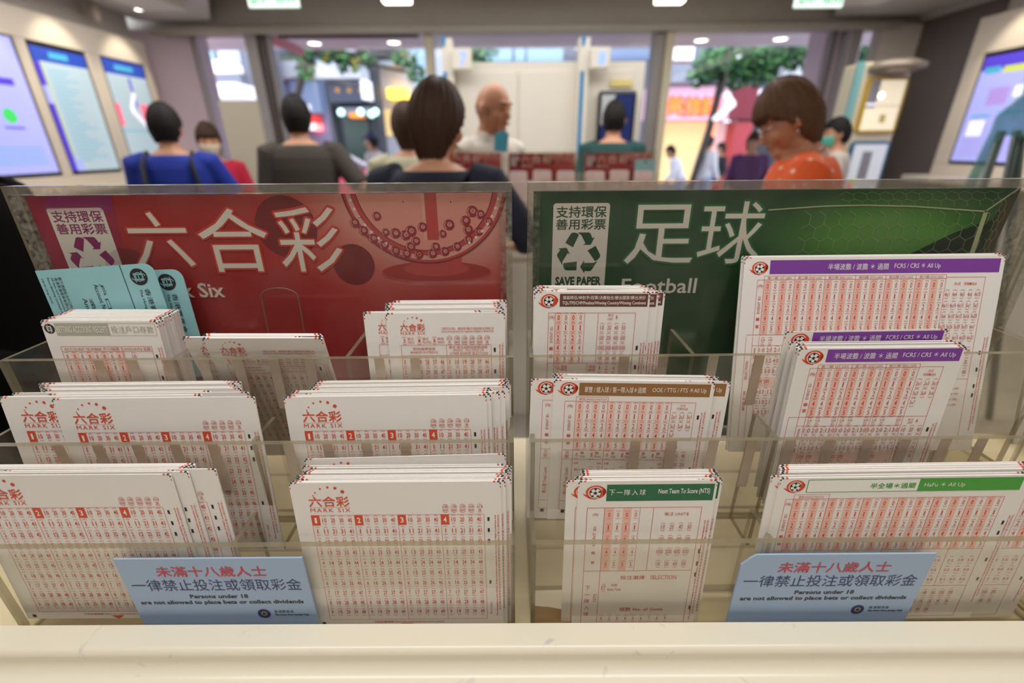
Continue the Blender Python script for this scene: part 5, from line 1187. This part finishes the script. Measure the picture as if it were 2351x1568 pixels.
def t_half_full():
    B = Print(); B.rect(25.2, 2, 124, 15.6, J_lime, 1); B.rect(25.8, 2.6, 123.4, 15, J_wht, 2); B.rect(123.4, 2, 214.6, 15.6, J_lime, 2); B.text('半全場＊過關', 81, 6.4, 120.6, 12.2, J_lime, 3, .02); B.text('HaFu ＊ All Up', 128.6, 6.4, 164.6, 12.2, J_wht, 3, .01)
    G = Print(); fb_table(G, 9, 15.8, 24, 7.86, 20.0, [28.4, 40.2, 52.0, 63.8, 75.6], 22.6, 82, 6, J_tint2); G.frame(15.8, 17.8, 47.2, 22.6, J_red, .3); G.text('單場 SINGLE MATCH', 20, 19, 42, 21.6, J_sal, 3, .01)
    for g in range(6):
        b = 20+31.44*g
        for r in range(3):
            for k in range(3): G.cell('%s-%s' % ('主和客'[r], '主和客'[k]), b+2+9.4*k, 96+12*r, J_sal, 3.6, 1.7, 3.8)
        G.vline(15.8+31.44*g, 82, 128, J_red, .3)
    G.frame(9, 82, 204.6, 128, J_red, .3); G.frame(120, 128, 204.6, 168, J_red, .3); cells(G, ['10 20 40 50 100 200', '400 500 1K 2K 4K 5K', '10K 20K 40K 50K'], [150+8.4*i for i in range(6)], [137, 148, 159])
    bars(G, 213, [52, 63.8, 96, 120]); side_rules(G, 216, 44, 150, RULE_F)
    return {'header_band': B, 'emblem': emblem_print(1.0, .6, .4), 'number_grid': G}
def club_badge(P, cx, cy, r, m, paper, turn=0):
    P.disc(cx, cy, r, m, 1, n=32)
    def T(x, y):
        return (cx+x*r, cy+y*r) if not turn else (cx-y*r, cy+x*r)
    c0 = T(0, 0); P.arc(*c0, r*.46, r*.54, 0, 2*math.pi, paper, 2, 24); P.arc(*c0, r*.30, r*.37, .5, 5.8, paper, 2, 18)
    for a, b in (((-.62, -.45), (.5, -.45)), ((-.5, .45), (.62, .45)), ((-.32, -.62), (-.32, .62)), ((.32, -.62), (.32, .62)), ((-.32, 0), (.32, 0)), ((.32, .62), (.1, .82)), ((-.32, -.62), (-.1, -.82))): P.seg(T(*a), T(*b), paper, r*.09, 3)
def t_receipt():
    B = Print(); club_badge(B, 6.8, 7.6, 4.9, J_blk, J_wht); B.rect(12.4, 2.2, 63.2, 14.4, J_gry); B.frame(63.2, 2.2, 108, 14.4, J_gry, .35); B.text('BETTING ACCOUNT RECEIPT', 13.5, 5.2, 62, 11.6, J_wht, 3, .0); B.text('投注戶口存款', 65.5, 4.8, 106, 11.8, J_gry, 3, .0)
    G = Print(); G.frame(11.6, 25.7, 69.8, 150, J_red); G.frame(71, 25.7, 99.4, 150, J_red); G.hline(11.6, 69.8, 30.8, J_red); G.hline(71, 99.4, 30.8, J_red); G.text('ACCOUNT NUMBER 戶口號碼', 14.5, 26.6, 67.5, 29.9, J_sal); G.text('AMOUNT$ 金額', 72.4, 26.6, 98, 29.9, J_sal)
    for c in range(8):
        if c % 2: G.rect(15.2+7.25*(c-.5), 31, 15.2+7.25*(c+.5), 150, J_tint, 1)
        for r in range(10): G.cell(str(r), 15.2+7.25*c, 36.2+11.4*r, J_red, 4.6, 1.9, 3.8)
    cells(G, ['10', '20', '40', '50', '100', '200', '400', '500', '1000', '2000'], [80.3], [36.2+11.4*i for i in range(10)]); bars(G, 102.4, [36.2, 59]); side_rules(G, 105.4, 27, 140, RULE_M)
    return {'header_band': B, 'number_grid': G}
def t_card():
    G = Print(); D = lambda t, x0, y0, x1, y1, m=J_blk, wt=0.: G.text(t, x0, y0, x1, y1, m, 2, wt, -1)
    G.rect(84.6, 0, 85.4, 120, J_blk2 if False else J_blk, 1); club_badge(G, 100, 12.8, 8.6, J_blk, M_cyan, 1)
    D('香港賽馬會', 101, 25, 106.4, 68); D('The Hong Kong Jockey Club', 95, 25.4, 98.6, 86); D('戶口號碼', 58, 17, 62, 74); D('Account Number', 52, 17.4, 56.4, 58); D('金額', 42, 31, 46, 60); D('Amount', 35.6, 31, 40, 58)
    D('閣下透過投注戶口所作之一切投注', 19.6, 8, 23, 62); D('香港馬會獎券有限公司規例管限', 15.8, 8, 19, 60); D('All bets and transactions are subject to', 12, 7.6, 14.8, 66); D('Race Betting Limited rules', 8, 7.6, 10.8, 50); D('CB-20 (Aug 2015)', 2.4, 8, 4.8, 34)
    return {'lettering': G}
KIND = {'lottery': (187, 171, t_lottery), 'partial': (113.5, 171, t_partial), 'champion': (108.5, 165, t_champion), 'six': (263, 208, t_score_six), 'three': (146, 168, t_score_three), 'goals': (147, 152, t_goals),
        'next': (123, 172, t_next_team), 'half': (222.5, 172, t_half_full), 'receipt': (111, 168, t_receipt)}
PROTO = {}
def proto(kind):
    if kind in PROTO: return PROTO[kind]
    W, L, fn = KIND[kind]; t = 1.0
    m = MB()
    r = 1.2; out = [(0, -L), (W, -L), (W, -r), (W-r, 0), (r, 0), (0, -r)]
    m.prism([(x/1000, 0, z/1000) for x, z in out], (0, t*.00085, 0))
    e = 2e-5
    def tick(x0, z0, x1, z1, k): m.add([(x0/1000, -e*2, z0/1000), (x1/1000, -e*2, z0/1000), (x1/1000, -e*2, z1/1000), (x0/1000, -e*2, z1/1000)], [(0, 1, 2, 3)], k)
    def etick(x0, x1, k): m.add([(x0/1000, 0, e), (x1/1000, 0, e), (x1/1000, t*.00085, e), (x0/1000, t*.00085, e)], [(0, 1, 2, 3)], k)
    for s, c in ((1, 0), (-1, W)):
        X = lambda a, b: (c+a, c+b) if s > 0 else (c-b, c-a)
        a, b = X(1.2, 3.4); tick(a, -1.1, b, -.1, 1); etick(a, b, 1); a, b = X(.2, 1.3); tick(a, -3, b, -1.2, 1); a, b = X(5, 7); tick(a, -1.0, b, -.1, 2); etick(a, b, 2); a, b = X(.2, 1.1); tick(a, -6.6, b, -5, 2)
    me = m.mesh('betting_slip', [M_paper, J_blk, J_red])
    parts = []
    for nm, P in fn().items():
        q = P.build(nm); parts.append((nm, q.data)); bpy.data.objects.remove(q)
    PROTO[kind] = (W/1000, L/1000, me, parts); return PROTO[kind]
def place_slip(kind, pos, lean, roll, yaw, label, group, full, thick=1):
    W, L, me, parts = proto(kind)
    o = bpy.data.objects.new('betting_slip', me); COL.objects.link(o)
    R = Matrix.Rotation(yaw, 4, 'Z') @ Matrix.Rotation(-math.radians(lean), 4, 'X') @ Matrix.Rotation(roll, 4, 'Y') @ Matrix.Diagonal((1, thick, 1, 1))
    o.matrix_world = Matrix.Translation(pos) @ R; tag(o, label, 'slip', group)
    if full:
        for nm, d in parts:
            q = bpy.data.objects.new(nm, d); COL.objects.link(q); q.parent = o; q.location = (0, -.00005, 0)
    return o
ORD = 'front second third fourth fifth sixth seventh eighth ninth tenth eleventh twelfth thirteenth fourteenth fifteenth sixteenth seventeenth eighteenth nineteenth twentieth'.split()
def stack(kind, what, where, tl, tr, y, lean, n, depth, drift, seed, offs=(), clusters=(), jx=.0012, jz=.0007):
    """front slip through the two photo points at distance y; n slips receding by depth, drifting by drift=(dx,dz); offs: {index: (dx,dy,dz,roll)} slips that peek out"""
    rnd = random.Random(seed); a, b = at(*tl, y), at(*tr, y); roll = -math.atan2(b.z-a.z, b.x-a.x); offs = dict(offs)
    W = proto(kind)[0]; c = (a+b)/2; ux = Vector((math.cos(roll), 0, -math.sin(roll))); base = c-ux*W/2
    group = '%s slips, %s' % (what, where)
    pos = 0.
    steps = [1.+(2.2 if i in clusters else 0) for i in range(n)]; steps[0] = 0; tot = sum(steps) or 1
    cx = 0
    for i in range(n):
        pos += steps[i]; f = pos/tot
        if i in clusters: cx = rnd.uniform(-.004, .004)
        d = Vector((drift[0]*f+(cx+rnd.uniform(-jx, jx) if i else 0), depth*f, drift[1]*f+(rnd.uniform(-jz, jz) if i else 0))); rr = roll+(rnd.uniform(-.003, .003) if i else 0); full = i == 0
        if i in offs: ox, oy, oz, orr = offs[i]; d = Vector((ox, depth*f+oy, oz)); rr = roll+orr; full = True
        lab = ('%s slip facing the reader at the front, %s' % (what, where)) if i == 0 else ('%s slip from the front, %s stack, %s' % (ORD[i], what, where))
        if i in offs and i: lab = '%s slip from front, offset sideways, %s stack, %s' % (ORD[i], what, where)
        place_slip(kind, base+d, lean+(rnd.uniform(-.04, .04) if i else 0), rr, 0, lab, group, full, min(2.4, max(.5, .90*depth/tot/.00085)))
R_, G_ = 'red dispenser', 'green dispenser'
stack('receipt', 'betting account receipt', 'top tier, red dispenser', (91, 737), (360, 737), .407, 4, 18, .030, (.0005, .001), 1)
stack('partial', 'partial unit', 'top tier middle column, red dispenser', (449, 777), (752, 777), .3965, -14, 5, .008, (-.004, .001), 2, {1: (-.020, 0, .0003, .0), 3: (-.003, .0, .001, 0)})
stack('partial', 'partial unit', 'top tier inner column, red dispenser', (885.5, 719.5), (1159, 717), .408, 5, 12, .026, (-.010, .0025), 3, {1: (-.0215, 0, .0002, 0), 2: (-.0225, 0, .0006, 0), 11: (.001, .0, .004, 0), 10: (.0015, 0, .0035, 0)}, (4, 8))
stack('lottery', 'four-unit lottery', 'middle tier outer column, red dispenser', (127, 916), (574, 911), .3647, 6, 14, .027, (-.040, .002), 4, {1: (-.049, 0, .0015, 0), 2: (-.050, 0, .0015, 0), 5: (-.046, 0, .001, 0), 12: (-.026, 0, .003, .004)}, (3, 6, 10))
stack('lottery', 'four-unit lottery', 'middle tier inner column, red dispenser', (652, 912), (1115, 906), .3647, 6, 18, .030, (.024, .001), 5, {1: (.004, 0, 0, 0), 3: (.012, 0, .0, 0), 4: (.017, 0, .0004, 0), 8: (.021, 0, .001, 0)}, (5, 9, 13))
stack('lottery', 'four-unit lottery', 'front tier outer column, red dispenser', (-98, 1092), (386, 1089), .319, 3, 9, .013, (.012, .0005), 6, {1: (.014, .001, .0006, -.002), 2: (.037, .002, .001, -.004), 3: (.002, 0, .001, 0)}, (4,))
stack('lottery', 'four-unit lottery', 'front tier inner column, red dispenser', (664, 1109), (1148, 1105), .319, 4, 16, .024, (.010, -.001), 7, {1: (.004, 0, 0, 0), 3: (.009, 0, .001, 0), 15: (.004, .002, .0055, -.022), 13: (.003, 0, .001, 0)}, (4, 8, 12))
stack('champion', 'brown-headed football', 'top tier, green dispenser', (1226, 670), (1494, 670), .407, 5, 9, .017, (.006, .001), 8, {1: (.0085, 0, -.0004, .004), 2: (.015, 0, .0, .0), 4: (.007, 0, .003, .012)}, (5,))
stack('six', 'wide purple-headed score', 'top tier, green dispenser', (1711, 591), (2309, 586), .4535, 13, 4, .004, (-.001, .0005), 9)
stack('three', 'purple-headed score', 'middle tier, green dispenser', (1835, 800), (2222, 796), .3600, 3, 9, .0135, (-.003, .001), 10, {8: (-.004, .0045, .0085, -.006)}, (4, 6))
stack('goals', 'tan-headed goals', 'middle tier, green dispenser', (1272, 872), (1642, 877), .3647, 5, 7, .008, (.004, .002), 11, {1: (-.0205, 0, .0006, .0), 2: (.0150, 0, .0, .003), 5: (.006, 0, .002, 0)}, (4,))
stack('next', 'green-headed next team', 'front tier, green dispenser', (1328.7, 1105), (1648.6, 1102), .319, 3, 11, .013, (.001, .0006), 12, {1: (-.0105, 0, -.0003, 0), 2: (.005, 0, .0002, 0), 6: (.0035, 0, .001, 0)}, (4, 7))
stack('half', 'lime-headed half and full time', 'front tier, green dispenser', (1791, 1098), (2377, 1090), .319, 3, 12, .017, (.006, .001), 13, {1: (-.0075, 0, .0015, 0), 2: (.046, 0, -.003, 0)}, (3,))
o = stack('six', 'wide purple-striped', 'top tier beyond the green dispenser', (2410, 575), (3040, 570), .4540, 12, 3, .003, (0, 0), 15)
# cyan account cards
def card(tl, tr, y, lean, label, W=.1175, L=.12):
    a, b = at(*tl, y), at(*tr, y); roll = -math.atan2(b.z-a.z, b.x-a.x); W = (b-a).length
    m = MB(); out = [(0, -L), (W, -L)]+[(W-.010+.010*math.cos(t), -.010+.010*math.sin(t)) for t in [math.pi/2*i/6 for i in range(7)]]+[(0, 0)]
    m.prism([(x, 0, z) for x, z in out], (0, .0006, 0)); o = m.build('account_card', [M_cyan]); tag(o, label, 'card', 'cyan account cards')
    o.matrix_world = Matrix.Translation(a) @ Matrix.Rotation(-math.radians(lean), 4, 'X') @ Matrix.Rotation(roll, 4, 'Y')
    q = CARD.build('lettering', o); q.location.y = -.0001; q.scale.x = W/.1175
CARD = t_card()['lettering']
card((80, 622), (348, 604), .448, 3, 'cyan account card in front, behind the receipt stack')
card((146, 627), (415, 618), .456, 3, 'cyan account card behind, nearer the red lettering, behind the receipt stack')

# ================================================================ FAR DESK WITH THREE RED DISPENSERS
o = empty('far_counter', (.1, 2.30, 0), 0, 'long cream counter carrying the three small red-poster dispensers', 'counter')
MB().box((-.42, -.12, .90), (.95, .16, .95)).build('worktop', M_lam, o, bevel=.006); MB().box((-.40, -.08, 0), (.92, .14, .90)).build('cabinet', M_white, o)
def far_dispenser(px0, px1, label, plabel, k):
    D = 2.42; a, b = at(px0, 346, D), at(px1, 346, D); w = b.x-a.x; s = w/.4915
    o = empty('slip_dispenser', (a.x, D-.17, .95), 0, label, 'dispenser', 'red-poster dispensers on the far counter')
    H = a.z-.95
    MB().sheet((0, .17, 0), (w, .173, H), 1).build('poster_holder', [A_back, A_edge], o); MB().sheet((0, .179, 0), (w, .182, H), 1).build('back_panel', [A_back, A_edge], o)
    for x in (0, w-.004): MB().prism([(x, y, z) for y, z in ((0, 0), (0, .12), (.05, .12), (.05, .20), (.10, .20), (.10, H-.10), (.17, H-.10), (.17, 0))], (.004, 0, 0), 0, 1).build('side_wall', [A_clear, A_edge], o)
    for y, z in ((0, .12), (.05, .20), (.10, H-.13)): MB().sheet((.004, y, 0), (w-.004, y+.004, z), 1).build('front_panel', [A_clear, A_edge], o)
    p = RED_POSTER.copy(); COL.objects.link(p); p.location = (a.x+.008*s, D+.006, .95+H-.012); p.scale = (s*.96, 1, s*.82); p['label'] = plabel; p['group'] = 'red posters on the far counter'
    for ch in RED_POSTER.children: q = ch.copy(); COL.objects.link(q); q.parent = p
    return a.x, w, H
FARS = [(1012, 1158, 'far clear slip dispenser beside the navy shoulder of the brown bob', 'small red poster half hidden by the navy shoulder'), (1165, 1331, 'far clear slip dispenser standing between two others', 'small red poster on the dispenser between the other two'),
        (1341, 1509, 'far clear slip dispenser next to the cream post, with a teal card', 'small red poster partly covered by a teal card')]
M_farslip = mat('far_slip', (236, 220, 216), .7, noise=.05, nscale=60)
def far_slip(x0, x1, y, zt, L, label, grp):
    m = MB(); w = x1-x0; m.prism([(x, 0, z) for x, z in [(0, -L)]+[(w, -L)]+[(w-.012+.012*math.cos(t), -.012+.012*math.sin(t)) for t in [math.pi/2*i/4 for i in range(5)]]+[(.012+.012*math.cos(t), -.012+.012*math.sin(t)) for t in [math.pi/2+math.pi/2*i/4 for i in range(5)]]], (0, .012, 0))
    o = m.build('betting_slip', [M_farslip], loc=(x0, y, zt)); tag(o, label, 'slip', grp)
    P = Print(); P.text('六合彩', w*140, 8, w*420, 20, J_tint2, 1, .02)
    for r in range(4): P.rect(w*120, 30+12*r, w*880, 35+12*r, J_tint, 1)
    P.build('printed_lettering', o)
for k, (p0, p1, l, pl_) in enumerate(FARS):
    x, w, H = far_dispenser(p0, p1, l, pl_, k); nm = ('nearest the navy shoulder', 'on the middle far dispenser', 'beside the cream post')[k]
    for j in range(3): far_slip(x+.008+w*.33*j, x+w*.27+w*.33*j, 2.36, .95+H-(.092 if j != 1 else .088), .16, ('%s pinkish slip block of the back row, ' % ('first', 'second', 'third')[j])+nm, 'slips on the far counter')
    for j in range(2): far_slip(x+.010+w*.49*j, x+w*.46+w*.49*j, 2.31, .95+H-.135-.006*j, .16, ('%s pinkish slip block of the front row, ' % ('first', 'second')[j])+nm, 'slips on the far counter')
a, b = at(1459, 366, 2.385), at(1505, 384, 2.385)
t = MB().box((0, 0, -.12), (b.x-a.x, .001, 0)).build('account_card', [M_cyan], loc=(a.x, 2.385, a.z)); tag(t, 'teal account card before the red poster next to the cream post', 'card')
P = Print(); P.disc(50, 12, 6, J_blk, 1, n=16); P.build('badge', t)
bpy.data.objects.remove(_to); bpy.data.curves.remove(_tc)
